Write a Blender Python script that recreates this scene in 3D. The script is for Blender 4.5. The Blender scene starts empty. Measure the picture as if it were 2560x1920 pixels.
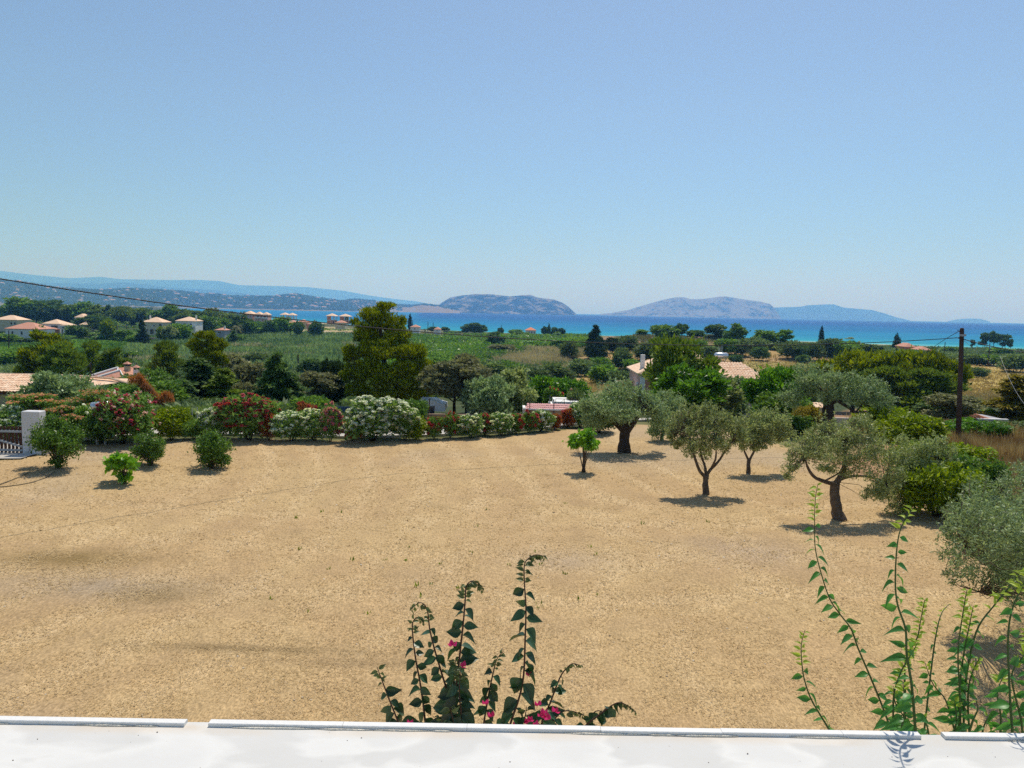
import bpy, math, random
import numpy as np
from mathutils import Vector, Matrix
sc = bpy.context.scene
R = math.radians
rnd = random.Random(7)
RNG = np.random.default_rng(11)
# ------------------------------------------------------------ camera
CAM = np.array([0.0, 0.0, 7.0])
FPX = 1847.0                                  # focal length in pixels of the 2560 px wide photograph
pitch, roll = R(5.58), 0.021
F = np.array([0, math.cos(pitch), -math.sin(pitch)])
U0 = np.array([0, math.sin(pitch), math.cos(pitch)])
X0 = np.array([1.0, 0, 0])
RT = X0*math.cos(roll) + U0*math.sin(roll)
UP = U0*math.cos(roll) - X0*math.sin(roll)
cd = bpy.data.cameras.new('camera'); cam = bpy.data.objects.new('camera', cd)
sc.collection.objects.link(cam); sc.camera = cam
cd.sensor_width = 36; cd.lens = 36*FPX/2560; cd.clip_start = 0.05; cd.clip_end = 90000
m = Matrix.Identity(4)
for i in range(3):
    m[i][0], m[i][1], m[i][2], m[i][3] = RT[i], UP[i], -F[i], CAM[i]
cam.matrix_world = m
# ------------------------------------------------------------ sky, sun, exposure
SUN_EL, SUN_AZ = R(63), R(17)                # azimuth from +Y towards +X
w = bpy.data.worlds.new('World'); sc.world = w; w.use_nodes = True
nt = w.node_tree; nt.nodes.clear()
sky = nt.nodes.new('ShaderNodeTexSky'); sky.sky_type = 'NISHITA'; sky.sun_disc = False
sky.sun_elevation = SUN_EL; sky.sun_rotation = SUN_AZ; sky.altitude = 0
sky.air_density = 1.0; sky.dust_density = 0.7; sky.ozone_density = 2.8
bg = nt.nodes.new('ShaderNodeBackground'); bg.inputs[1].default_value = 0.109
wo = nt.nodes.new('ShaderNodeOutputWorld')
# horizon tint multiplied into the sky colour: the same all round, fading out by 20 degrees up
tint = nt.nodes.new('ShaderNodeMixRGB'); tint.blend_type = 'MULTIPLY'; tint.inputs[0].default_value = 1
tc = nt.nodes.new('ShaderNodeTexCoord'); sx = nt.nodes.new('ShaderNodeSeparateXYZ'); cr = nt.nodes.new('ShaderNodeValToRGB')
nt.links.new(tc.outputs['Generated'], sx.inputs[0]); nt.links.new(sx.outputs[2], cr.inputs[0])
el = cr.color_ramp.elements; el[0].position = 0; el[0].color = (.59, .88, 1.14, 1); el[1].position = .36; el[1].color = (1, 1, 1, 1)
for p_, c_ in ((.09, (.70, .86, 1.0, 1)), (.25, (.94, .975, 1, 1))): q_ = el.new(p_); q_.color = c_
nt.links.new(bg.outputs[0], wo.inputs[0]); nt.links.new(cr.outputs[0], tint.inputs[2]); nt.links.new(sky.outputs[0], tint.inputs[1]); nt.links.new(tint.outputs[0], bg.inputs[0])
sl = bpy.data.lights.new('sun', 'SUN'); sl.energy = 4.2; sl.angle = R(0.5); sl.color = (1.0, 0.955, 0.88)
so = bpy.data.objects.new('sun', sl); sc.collection.objects.link(so)
sd = Vector((math.sin(SUN_AZ)*math.cos(SUN_EL), math.cos(SUN_AZ)*math.cos(SUN_EL), math.sin(SUN_EL)))
so.rotation_euler = sd.to_track_quat('Z', 'Y').to_euler(); so.location = (20, -20, 60)
vs = sc.view_settings; vs.view_transform = 'Standard'; vs.look = 'None'; vs.exposure = 0; vs.gamma = 1
vs.use_curve_mapping = False
sc.render.engine = 'CYCLES'
cy = sc.cycles; cy.max_bounces = 6; cy.diffuse_bounces = 3; cy.glossy_bounces = 2; cy.transmission_bounces = 4
cy.transparent_max_bounces = 8; cy.volume_bounces = 1; cy.use_denoising = False; cy.use_adaptive_sampling = False
cy.sample_clamp_indirect = 6
try: cy.denoiser = 'OPENIMAGEDENOISE'
except Exception: pass
# ------------------------------------------------------------ helpers
SHARED = {}
def tag(o, label=None, cat=None, group=None, kind=None):
    if label: o['label'] = label
    if cat: o['category'] = cat
    if group: o['group'] = group
    if kind: o['kind'] = kind
    return o
def empty(name, loc, rz=0, **k):
    o = bpy.data.objects.new(name, None); o.empty_display_size = 0.2
    sc.collection.objects.link(o); o.location = tuple(loc); o.rotation_euler = (0, 0, rz)
    return tag(o, **k)
def link(name, me, parent=None, mat=None, **k):
    o = bpy.data.objects.new(name, me); sc.collection.objects.link(o)
    if parent is not None: o.parent = parent
    if mat is not None and len(me.materials) and me.materials[0] is not mat:
        o.material_slots[0].link = 'OBJECT'; o.material_slots[0].material = mat
    return tag(o, **k)
def mesh(name, V, faces, mats=None, smooth=False, attrs=None, midx=None):
    """V (n,3); faces: array (m,3|4) or list of tuples"""
    me = bpy.data.meshes.new(name)
    if isinstance(faces, np.ndarray):
        V = np.ascontiguousarray(V, dtype=np.float32); faces = np.ascontiguousarray(faces, dtype=np.int32)
        k = faces.shape[1]; nf = len(faces)
        me.vertices.add(len(V)); me.vertices.foreach_set('co', V.ravel())
        me.loops.add(nf*k); me.loops.foreach_set('vertex_index', faces.ravel())
        me.polygons.add(nf); me.polygons.foreach_set('loop_start', np.arange(nf, dtype=np.int32)*k)
        me.update(calc_edges=True)
    else:
        me.from_pydata([tuple(map(float, v)) for v in V], [], faces)
    for a, (dom, typ, dat) in (attrs or {}).items():
        at = me.attributes.new(a, typ, dom)
        at.data.foreach_set('color' if typ == 'FLOAT_COLOR' else 'value', np.ascontiguousarray(dat, dtype=np.float32).ravel())
    if mats is not None:
        for x in (mats if isinstance(mats, (list, tuple)) else [mats]): me.materials.append(x)
    if midx is not None: me.polygons.foreach_set('material_index', np.asarray(midx, dtype=np.int32))
    if smooth: me.polygons.foreach_set('use_smooth', np.ones(len(me.polygons), dtype=bool))
    me.update(); return me
class MB:
    def __init__(s): s.v = []; s.f = []
    def add(s, V, Fs):
        b = len(s.v); s.v += [tuple(map(float, v)) for v in V]; s.f += [tuple(i+b for i in f) for f in Fs]; return s
    def box(s, x0, x1, y0, y1, z0, z1):
        return s.add([(x0,y0,z0),(x1,y0,z0),(x1,y1,z0),(x0,y1,z0),(x0,y0,z1),(x1,y0,z1),(x1,y1,z1),(x0,y1,z1)],
                     [(0,3,2,1),(4,5,6,7),(0,1,5,4),(1,2,6,5),(2,3,7,6),(3,0,4,7)])
    def bbox(s, x0, x1, y0, y1, z0, z1, b):        # box with chamfered top edges
        return s.add([(x0,y0,z0),(x1,y0,z0),(x1,y1,z0),(x0,y1,z0),(x0,y0,z1-b),(x1,y0,z1-b),(x1,y1,z1-b),(x0,y1,z1-b),
                      (x0+b,y0+b,z1),(x1-b,y0+b,z1),(x1-b,y1-b,z1),(x0+b,y1-b,z1)],
                     [(0,3,2,1),(8,9,10,11),(0,1,5,4),(1,2,6,5),(2,3,7,6),(3,0,4,7),(4,5,9,8),(5,6,10,9),(6,7,11,10),(7,4,8,11)])
    def tube(s, P, rad, n=7, cap=True):
        P = [Vector(p) for p in P]; rad = rad if isinstance(rad, (list, tuple)) else [rad]*len(P)
        V = []; a = None
        for i, p in enumerate(P):
            t = (P[min(i+1, len(P)-1)] - P[max(i-1, 0)])
            t = t.normalized() if t.length > 1e-9 else Vector((0, 0, 1))
            if a is None: a = t.orthogonal().normalized()
            else:
                a = a - t*a.dot(t); a = a.normalized() if a.length > 1e-6 else t.orthogonal().normalized()
            b = t.cross(a)
            for k in range(n):
                q = 2*math.pi*k/n; V.append(p + (a*math.cos(q) + b*math.sin(q))*rad[i])
        Fs = [(i*n+k, i*n+(k+1) % n, (i+1)*n+(k+1) % n, (i+1)*n+k) for i in range(len(P)-1) for k in range(n)]
        if cap: Fs += [tuple(range(n))[::-1], tuple((len(P)-1)*n+k for k in range(n))]
        return s.add(V, Fs)
    def quad(s, a, b, c, d): return s.add([a, b, c, d], [(0, 1, 2, 3)])
    def me(s, name, mat=None, smooth=False): return mesh(name, s.v, s.f, mat, smooth)
    def obj(s, name, mat, parent=None, smooth=False, **k): return link(name, s.me(name, mat, smooth), parent, **k)

def ray(px, py):
    px = np.asarray(px, float); py = np.asarray(py, float)
    return F + ((px-1280)/FPX)[..., None]*RT + ((960-py)/FPX)[..., None]*UP
def at(px, py, Y):                              # the point on a sight line at depth Y
    d = ray(px, py); return CAM + d*(np.asarray(Y, float)/d[..., 1])[..., None]
def proj(P):
    D = np.asarray(P, float)-CAM; f = D@F; f = np.where(f < .1, .1, f)
    return 1280+FPX*(D@RT)/f, 960-FPX*(D@UP)/f
# ------------------------------------------------------------ terrain height
PY = [-50, 0, 44, 50, 56, 80, 120, 160, 200, 300, 450, 600, 800, 6000]
PZ = [0, 0, 0, -.35, -1.1, -4.0, -6.3, -7.6, -8.5, -9.5, -10.1, -10.5, -10.7, -10.8]
SPX = [-3000, -400, 0, 200, 380, 430, 500, 700, 850, 950, 1300, 1700, 2000, 2400, 2700, 3500]
SYD = [7000, 6000, 5200, 4200, 3000, 1500, 1300, 1050, 850, 745, 635, 615, 585, 525, 500, 480]
SU = [(p-1280)/FPX for p in SPX]
SEA = -11.5
MOUNDS = [(60, 320, 6.6, 34, 42), (102, 312, 5.0, 30, 40), (150, 300, 2.6, 30, 40), (35, 250, 2.2, 25, 30), (10, 330, 1.5, 25, 30)]
def H(x, y):
    x = np.asarray(x, float); y = np.asarray(y, float)
    z = np.interp(y, PY, PZ)
    far = np.clip((y-50)/80, 0, 1)
    z = z + far*(.45*np.sin(x*.043+1)*np.sin(y*.031) + .25*np.sin(x*.11+y*.07)) + .05*np.sin(x*.31+2)*np.sin(y*.23+1)
    for mx, my, a, sx, sy in MOUNDS:
        z = z + a*np.exp(-((x-mx)/sx)**2-((y-my)/sy)**2)*(1+.15*np.sin(x*.2)*np.sin(y*.17))
    u = x/np.maximum(y, 1.0)
    t = np.interp(u, SU, SYD) - y
    t = np.where(y < 60, 999, t)
    zs = SEA + np.where(t > 0, t*.022, np.maximum(t*.06, -3))
    return np.minimum(z, np.where(t > 250, 99, zs))
def ground(px, py, far=6000, nt_=260):
    """points where sight lines meet the terrain"""
    px = np.atleast_1d(np.asarray(px, float)); py = np.atleast_1d(np.asarray(py, float))
    out = np.zeros((len(px), 3)); ts = np.geomspace(5, far, nt_)
    for i in range(0, len(px), 8000):
        d = ray(px[i:i+8000], py[i:i+8000]); d = d/d[:, 1:2]
        P = CAM + d[:, None, :]*ts[None, :, None]
        g = P[..., 2]-H(P[..., 0], P[..., 1]); neg = g < 0
        k = np.where(neg.any(1), neg.argmax(1), len(ts)-1); k = np.maximum(k, 1); r = np.arange(len(k))
        g0, g1 = g[r, k-1], g[r, k]; f = np.clip(g0/np.maximum(g0-g1, 1e-9), 0, 1)
        t = ts[k-1]+f*(ts[k]-ts[k-1]); Q = CAM + d*t[:, None]; Q[:, 2] = H(Q[:, 0], Q[:, 1]); out[i:i+8000] = Q
    return out
def G(px, py): return ground([px], [py])[0]
def inpoly(px, py, poly):
    c = np.zeros(np.shape(px), bool); n = len(poly)
    for i in range(n):
        x1, y1 = poly[i]; x2, y2 = poly[(i+1) % n]
        hit = ((y1 > py) != (y2 > py)) & (px < (x2-x1)*(py-y1)/((y2-y1) if y2 != y1 else 1e-9)+x1)
        c ^= hit
    return c
# cheap value noise (numpy)
_T = RNG.random((256, 256))
def vnoise(x, y, oct=4):
    s = 0; a = 1; tot = 0
    for o in range(oct):
        xi = np.floor(x).astype(int); yi = np.floor(y).astype(int); fx = x-xi; fy = y-yi
        fx = fx*fx*(3-2*fx); fy = fy*fy*(3-2*fy); A = lambda i, j: _T[(xi+i) % 256, (yi+j) % 256]
        s = s + a*((A(0,0)*(1-fx)+A(1,0)*fx)*(1-fy)+(A(0,1)*(1-fx)+A(1,1)*fx)*fy)
        tot += a; a *= .5; x = x*2.03+17.1; y = y*2.03+9.7
    return s/tot
# ------------------------------------------------------------ materials
class N:
    def __init__(s, name):
        s.m = bpy.data.materials.new(name); s.m.use_nodes = True; s.t = s.m.node_tree; s.t.nodes.clear()
        s.out = s.t.nodes.new('ShaderNodeOutputMaterial')
    def n(s, typ, **k):
        o = s.t.nodes.new('ShaderNode'+typ)
        for a, b in k.items(): setattr(o, a, b)
        return o
    def l(s, a, b): s.t.links.new(a, b)
    def set(s, sock, v):
        if hasattr(v, 'links') or isinstance(v, bpy.types.NodeSocket): s.l(v, sock)
        else: sock.default_value = (v+(1,))[:4] if isinstance(v, tuple) and len(v) == 3 and sock.type == 'RGBA' else v
    def pos(s): return s.n('NewGeometry').outputs['Position']
    def obj(s): return s.n('TexCoord').outputs['Object']
    def noise(s, vec, scale, detail=4, rough=.55, dist=0):
        o = s.n('TexNoise'); s.l(vec, o.inputs['Vector']); o.inputs['Scale'].default_value = scale
        o.inputs['Detail'].default_value = detail; o.inputs['Roughness'].default_value = rough
        o.inputs['Distortion'].default_value = dist; return o.outputs[0]
    def ramp(s, fac, stops):
        o = s.n('ValToRGB'); s.l(fac, o.inputs[0]); e = o.color_ramp.elements
        while len(e) < len(stops): e.new(.5)
        for i, (p, c) in enumerate(stops): e[i].position = p; e[i].color = (c if isinstance(c, tuple) else (c, c, c))+(1,)
        return o.outputs[0]
    def mix(s, fac, a, b, blend='MIX'):
        o = s.n('MixRGB', blend_type=blend); s.set(o.inputs[0], fac); s.set(o.inputs[1], a); s.set(o.inputs[2], b); return o.outputs[0]
    def math(s, op, a, b=0.0):
        o = s.n('Math', operation=op); s.set(o.inputs[0], a); s.set(o.inputs[1], b); return o.outputs[0]
    def bump(s, h, strength=.5, dist=.1, nrm=None):
        o = s.n('Bump'); s.l(h, o.inputs['Height']); o.inputs['Strength'].default_value = strength; o.inputs['Distance'].default_value = dist
        if nrm is not None: s.l(nrm, o.inputs['Normal'])
        return o.outputs[0]
    def scale(s, vec, sx, sy, sz, rot=0):
        o = s.n('Mapping'); s.l(vec, o.inputs[0]); o.inputs['Scale'].default_value = (sx, sy, sz); o.inputs['Rotation'].default_value = (0, 0, rot)
        return o.outputs[0]
    def surf(s, col, rough=.8, spec=.3, nrm=None, metal=0.0, emit=None):
        b = s.n('BsdfPrincipled'); s.set(b.inputs['Base Color'], col); s.set(b.inputs['Roughness'], rough)
        b.inputs['Specular IOR Level'].default_value = spec; b.inputs['Metallic'].default_value = metal
        if nrm is not None: s.l(nrm, b.inputs['Normal'])
        s.l(b.outputs[0], s.out.inputs[0]); s.bs = b; return s.m
def plain(name, c, rough=.8, spec=.3, var=.12, scale=3.0, bump=.15, metal=0.0):
    k = N(name); v = k.noise(k.obj(), scale, 6, .6)
    lo = tuple(x*(1-var) for x in c); hi = tuple(min(1, x*(1+var)) for x in c)
    return k.surf(k.ramp(v, [(.3, lo), (.7, hi)]), rough, spec, k.bump(k.noise(k.obj(), scale*9, 4), bump, .02), metal)
GAIN, SAT = 1.78, 1.2
def leafmat(name, c1, c2, transl=.3, rough=.55, spec=.25, hue=.25):
    if max(c2) < .45:
        f = lambda c: tuple(max(.004, (sum(c)/3+(x-sum(c)/3)*SAT)*GAIN) for x in c)
        c1, c2 = f(c1), f(c2); transl = transl+.08
    k = N(name); a = k.n('Attribute', attribute_name='tint')
    col = k.mix(a.outputs['Fac'], c1, c2)
    oi = k.n('ObjectInfo')
    v = k.n('MapRange'); k.l(oi.outputs['Random'], v.inputs[0]); v.inputs[3].default_value = 1-hue; v.inputs[4].default_value = 1+hue
    col = k.mix(1.0, col, v.outputs[0], 'MULTIPLY')
    b = k.n('BsdfPrincipled'); k.l(col, b.inputs['Base Color']); b.inputs['Roughness'].default_value = rough
    b.inputs['Specular IOR Level'].default_value = spec
    t = k.n('BsdfTranslucent'); g = k.n('Gamma'); k.l(col, g.inputs[0]); g.inputs[1].default_value = .85
    tc = k.mix(1.0, g.outputs[0], (1.0, 1.05, .55), 'MULTIPLY'); k.l(tc, t.inputs[0])
    mx = k.n('MixShader'); mx.inputs[0].default_value = transl
    k.l(b.outputs[0], mx.inputs[1]); k.l(t.outputs[0], mx.inputs[2]); k.l(mx.outputs[0], k.out.inputs[0]); return k.m
# ------------------------------------------------------------ haze
k = N('haze_air'); pv = k.n('VolumePrincipled')
pv.inputs['Color'].default_value = (.17, .47, 1.0, 1); pv.inputs['Absorption Color'].default_value = (1, 1, 1, 1); pv.inputs['Density'].default_value = 1.4e-4
pv.inputs['Anisotropy'].default_value = 0.25
k.l(pv.outputs[0], k.out.inputs['Volume']); HAZE = k.m
MB().box(-22000, 22000, -3000, 21500, -16, 900).obj('haze', HAZE, label='pale blue summer haze lying over the bay and far hills', kind='stuff')
# ------------------------------------------------------------ ground sheet
FIELD = [(-900, 1330), (-300, 1190), (0, 1152), (60, 1147), (110, 1125), (200, 1112), (400, 1102), (560, 1096), (860, 1104), (1080, 1099), (1280, 1088),
         (1400, 1076), (1480, 1064), (1620, 1062), (1800, 1075), (1960, 1115), (2100, 1170), (2250, 1230), (2360, 1285), (2440, 1400), (2560, 1480),
         (3400, 1800), (3400, 9000), (-5000, 9000)]
SOIL, DRY, BROWN = (.455, .315, .162), (.40, .27, .115), (.24, .15, .085)
REED, SCRUB, YGR, SAND, TAN = (.06, .095, .038), (.055, .075, .03), (.30, .26, .08), (.50, .42, .30), (.40, .29, .16)
PALEG = (.07, .14, .05)
# zones: centre and radii in the photograph, colour, strength
ZN = [(100, 880, 420, 30, PALEG, .9), (560, 895, 300, 45, REED, 1), (700, 858, 260, 22, (.13, .17, .07), .9), (780, 826, 110, 9, (.46, .36, .19), 1), (690, 838, 60, 5, TAN, .7), (740, 922, 45, 22, BROWN, 1), (735, 934, 42, 6, SAND, 1),
      (430, 880, 60, 12, (.17, .19, .09), .7), (60, 910, 30, 6, TAN, 1), (190, 886, 60, 9, (.2, .17, .1), .9), (1370, 895, 110, 26, (.30, .22, .12), 1), (1450, 955, 28, 28, (.46, .33, .13), 1), (1130, 875, 180, 26, (.055, .10, .035), 1),
      (1300, 862, 190, 12, (.14, .13, .06), .9), (1150, 842, 260, 8, (.19, .17, .09), .8), (1530, 900, 70, 20, DRY, 1), (1640, 850, 150, 14, (.28, .18, .11), 1), (1800, 900, 200, 35, DRY, 1), (2000, 900, 260, 12, (.42, .29, .15), 1),
      (1950, 925, 220, 22, YGR, .9), (2440, 915, 160, 26, (.46, .33, .14), 1), (2420, 950, 150, 34, (.40, .30, .09), 1), (2380, 1180, 300, 95, (.36, .22, .12), 1), (2560, 1120, 90, 30, (.25, .2, .2), .4),
      (2330, 855, 260, 9, (.17, .2, .08), .8), (1360, 1010, 80, 16, (.34, .2, .11), 1), (2150, 1050, 80, 25, (.33, .2, .12), 1), (940, 1050, 300, 14, (.28, .22, .15), .6)]
def tracks(x, y):
    TR = np.zeros(len(x))
    for cx, cyy, r0, gap, wd in TRACKS:
        rr = np.hypot(x-cx, y-cyy)+.35*(vnoise(x*.2+cx, y*.2, 2)-.5)
        for j in range(gap[1]): TR += np.exp(-((rr-r0-j*gap[0])/wd)**2)*(1 if j % 2 == 0 else -.75)
    return TR*(vnoise(x*.25+3, y*.25+77, 2)*1.7)
def cover(P):
    px, py = proj(P); x, y = P[:, 0], P[:, 1]
    wob = (vnoise(x*.12+5, y*.12, 4)-.5)*2
    C = np.tile(np.array(SCRUB), (len(P), 1)).astype(float)
    n1 = vnoise(x*.045+31, y*.045+8, 5)
    C = C*(1-np.clip((n1-.5)*5, 0, 1)[:, None]) + np.array((.20, .19, .08))*np.clip((n1-.5)*5, 0, 1)[:, None]
    for cx, cyy, rx, ry, col, st in ZN:
        q = ((px-cx)/rx)**2+((py-cyy)/ry)**2
        a = np.clip((1.25-q+.55*wob)/.5, 0, 1)*st; a = np.where(y > 30, a, 0)[:, None]
        C = C*(1-a)+np.array(col)*a
    # beach
    z = P[:, 2]; b = np.clip((-10.95-z)/.2, 0, 1)[:, None]*(y > 150)[:, None]; C = C*(1-b)+np.array(SAND)*b
    fl = (y > 2) & inpoly(px+wob*6, py+wob*2, FIELD) | (y < 9)
    # the mown field: straw, bare soil, grey ash patches, tyre tracks
    n = vnoise(x*.35, y*.35+50, 5); n2 = vnoise(x*.9+9, y*.9, 4); n3 = vnoise(x*.16+70, y*.11+12, 3)
    S = np.tile(np.array(SOIL), (len(P), 1)); st = np.clip((n-.36)*3.4, 0, 1)[:, None]
    S = S*(1-st*.5)+np.array((.51, .37, .185))*st*.5
    dk = np.clip((n2-.62)*5, 0, 1)[:, None]*.22; S = S*(1-dk)+np.array((.27, .175, .09))*dk
    g = np.clip((n3-.62)*7, 0, 1)[:, None]*.35; S = S*(1-g)+np.array((.36, .30, .23))*g
    TR = tracks(x, y)
    tp = np.clip(TR, 0, 1)[:, None]*.33; S = S*(1-tp)+np.array((.68, .52, .31))*tp
    tn = np.clip(-TR, 0, 1)[:, None]*.30; S = S*(1-tn)+np.array((.31, .21, .115))*tn
    for ax, ay, sx, sy, col, q in ASH:
        e = np.exp(-((x-ax)/sx)**2-((y-ay)/sy)**2)[:, None]*q*(.6+.8*vnoise(x*.8, y*.8, 3)[:, None]); S = S*(1-np.clip(e, 0, 1))+np.array(col)*np.clip(e, 0, 1)
    C = np.where(fl[:, None], S, C); return C, fl, TR
TRACKS = [(-34, 26, 22, (1.1, 15), .32), (2.5, 22.5, 3.0, (1.1, 4), .24), (30, 40, 24, (1.2, 8), .3), (14, 20, 5, (1.2, 4), .25), (-3, 62, 24, (1.5, 3), .25), (0, 90, 66, (1.6, 6), .3), (8, 14, 4.5, (1.4, 3), .25)]
ASH = [(-10.2, 17.7, 3.2, .9, (.33, .26, .18), .7), (-12, 19.6, 2.2, .8, (.22, .15, .06), .7), (-8.3, 17.2, 1.0, .6, (.24, .17, .08), .6), (1.6, 20.5, 1.5, .9, (.38, .30, .22), .5), (7.2, 21.5, 1.8, 1.4, (.36, .28, .21), .5), (-5.4, 14.6, 2.4, .18, (.2, .14, .07), .7), (-3.3, 14.1, 1.6, .2, (.22, .15, .08), .6)]
# polar sheet round the foot of the house: fine in view, coarse behind
ang = np.concatenate([np.linspace(-180, -52, 40)[:-1], np.linspace(-52, -44, 20)[:-1], np.linspace(-44, 44, 820)[:-1], np.linspace(44, 52, 20)[:-1], np.linspace(52, 180, 40)])
rr = np.concatenate([[.5, 2, 4, 6, 7.5], np.geomspace(8.5, 62, 230), np.geomspace(63, 800, 250), np.geomspace(830, 7000, 50)])
A_, R_ = np.meshgrid(np.radians(ang), rr); gx = R_*np.sin(A_); gy = R_*np.cos(A_); gz = H(gx, gy)
P = np.stack([gx, gy, gz], -1).reshape(-1, 3); C, fl, TR = cover(P)
lump = (vnoise(P[:, 0]*2.3, P[:, 1]*2.3, 4)-.5)*.07 + np.clip(TR, -1, 1)*-.018
rough_far = (vnoise(P[:, 0]*.5, P[:, 1]*.5, 4)-.4)*.7*np.clip((P[:, 1]-50)/60, 0, 1)
P[:, 2] += np.where(fl, lump, np.where(P[:, 2] > -11, rough_far, 0))
nr, na = A_.shape; I = np.arange(nr*na).reshape(nr, na)
Q = np.stack([I[:-1, :-1], I[:-1, 1:], I[1:, 1:], I[1:, :-1]], -1).reshape(-1, 4)[:, ::-1]
k = N('earth'); a = k.n('Attribute', attribute_name='cover'); p = k.pos()
n1 = k.noise(p, 15, 8, .7); n2 = k.noise(p, 1.1, 5, .6)
n3 = k.noise(k.scale(p, 30, 9, 9, .5), 1.0, 3, .6)
col = k.mix(1.0, a.outputs['Color'], k.ramp(n1, [(.28, .58), (.5, 1.0), (.72, 1.32)]), 'MULTIPLY')
col = k.mix(.35, col, k.mix(1.0, col, k.ramp(n2, [(.3, .78), (.7, 1.18)]), 'MULTIPLY'))
col = k.mix(1.0, col, k.ramp(n3, [(.3, .74), (.52, 1.0), (.72, 1.28)]), 'MULTIPLY')
h = k.math('ADD', n1, k.math('MULTIPLY', n3, .6))
EARTH = k.surf(col, .95, .08, k.bump(h, .40, .04))
link('ground', mesh('ground', P, Q, EARTH, True, {'cover': ('POINT', 'FLOAT_COLOR', np.concatenate([C, np.ones((len(C), 1))], 1))}), kind='structure')
# ------------------------------------------------------------ sea
ang = np.radians(np.linspace(-62, 62, 240)); rr = np.geomspace(200, 20500, 120)
A_, R_ = np.meshgrid(ang, rr); gx = R_*np.sin(A_); gy = R_*np.cos(A_)
off = gy-np.interp(gx/np.maximum(gy, 1), SU, SYD)            # metres out from the near shore
depth = np.clip(off/2600, 0, 1)**.55
depth = np.clip(depth + .10*(vnoise(gx*.0012+3, gy*.004, 3)-.5)*2, 0, 1)
depth = np.where(gx/gy < -.13, np.minimum(depth, .42+.25*(gx/gy+.35)), depth)
P = np.stack([gx, gy, np.full_like(gx, SEA)], -1).reshape(-1, 3); P[:, 1] = np.minimum(P[:, 1], 21000)
nr, na = A_.shape; I = np.arange(nr*na).reshape(nr, na)
Q = np.stack([I[:-1, :-1], I[:-1, 1:], I[1:, 1:], I[1:, :-1]], -1).reshape(-1, 4)[:, ::-1]
k = N('sea_water'); a = k.n('Attribute', attribute_name='depth'); p = k.pos()
col = k.ramp(a.outputs['Fac'], [(0, (.12, .40, .40)), (.1, (.012, .27, .36)), (.35, (.002, .16, .33)), (.7, (.003, .085, .26)), (1, (.006, .06, .22))])
st = k.noise(k.scale(p, .012, .05, .02, .1), 1, 5, .6)
col = k.mix(1.0, col, k.ramp(st, [(.35, .86), (.5, 1.0), (.66, 1.14)]), 'MULTIPLY')
wv = k.noise(k.scale(p, .25, .8, .5, .15), 1, 6, .65)
SEAM = k.surf(col, .5, .035, k.bump(wv, .6, .6))
link('sea', mesh('sea', P, Q, SEAM, True, {'depth': ('POINT', 'FLOAT', depth.ravel())}), kind='structure')
# ------------------------------------------------------------ hills, islands, mountains
def rockmat(name, green, rock, amt, sc_=1.0):
    k = N(name); p = k.pos(); v = k.noise(k.scale(p, .006*sc_, .006*sc_, .012*sc_), 1, 9, .72, .4); f = k.noise(p, .03*sc_, 8, .75)
    c = k.mix(k.ramp(k.math('MULTIPLY', v, k.math('ADD', f, .5)), [(amt-.05, 0.0), (amt+.07, 1.0)]), green, rock)
    c = k.mix(1.0, c, k.ramp(f, [(.3, .6), (.7, 1.3)]), 'MULTIPLY')
    return k.surf(c, .95, .05, k.bump(f, .9, 14/sc_))
def ridge(name, prof, Y, front, back, mat, seed, rough=.08, nu=260, nd=44, ext=(0, 0), hs=1.0, label=None):
    xs = [a for a, b in prof]; ys = [b for a, b in prof]
    px = np.linspace(xs[0], xs[-1], nu)
    py = np.interp(px, xs, ys)
    # smooth the traced crest a little, keep its character with noise
    top = at(px, py, Y); hgt = np.maximum(top[:, 2]-SEA, 0)
    s = np.linspace(-1, 1, nd)
    U = (top[:, 0]/Y)[None, :].repeat(nd, 0)
    D = np.where(s < 0, s*front, s*back)[:, None]*(np.minimum(1, .35+hgt/ max(hgt.max(), 1)*.9))[None, :]
    yy = Y+D; xx = U*yy*(1+0*D)
    sh = np.cos(np.clip(np.abs(s), 0, 1)*math.pi/2)**1.15
    n = vnoise(xx/front*5+seed, yy/front*5+seed*3, 5)-.5
    rd = 1-np.abs(vnoise(xx/front*3+seed*2, yy/front*3, 5)*2-1)*1.0
    z = hgt[None, :]*hs*sh[:, None]*(1+(n*rough*9+(rd-.75)*rough*3)*(1-sh[:, None]**4)) + (n*rough*.25)*hgt.max()*np.minimum(sh[:, None], .9)*(hgt[None, :] > 3)*(1-sh[:, None]**8)
    zz = SEA-1.5+np.maximum(z, 0)*(1+1.5/np.maximum(hgt[None, :], 3))
    P = np.stack([xx, yy, zz], -1).reshape(-1, 3); I = np.arange(nu*nd).reshape(nd, nu)
    Q = np.stack([I[:-1, :-1], I[:-1, 1:], I[1:, 1:], I[1:, :-1]], -1).reshape(-1, 4)
    o = link(name, mesh(name, P, Q, mat, True), kind='structure', label=label); return P.reshape(nd, nu, 3)
mtn = rockmat('far_rock', (.02, .028, .02), (.04, .04, .035), .55, .5)
ridge('mountains', [(-700, 640), (-200, 668), (0, 677), (63, 685), (170, 696), (250, 692), (300, 698), (420, 700), (500, 700), (550, 703), (600, 713), (690, 715), (770, 718), (860, 727), (920, 738), (960, 744), (1000, 749), (1040, 753), (1080, 761), (1110, 776)], 18500, 2500, 1500, mtn, 3, .05)
ridge('mountains', [(-700, 690), (-100, 700), (0, 703), (90, 707), (170, 708), (250, 709), (310, 706), (370, 712), (420, 719), (520, 724), (600, 732), (700, 745), (760, 766)], 13500, 2000, 1500, mtn, 9, .05)
hillm = rockmat('hill_scrub', (.025, .04, .018), (.20, .18, .12), .36, 2.2)
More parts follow.
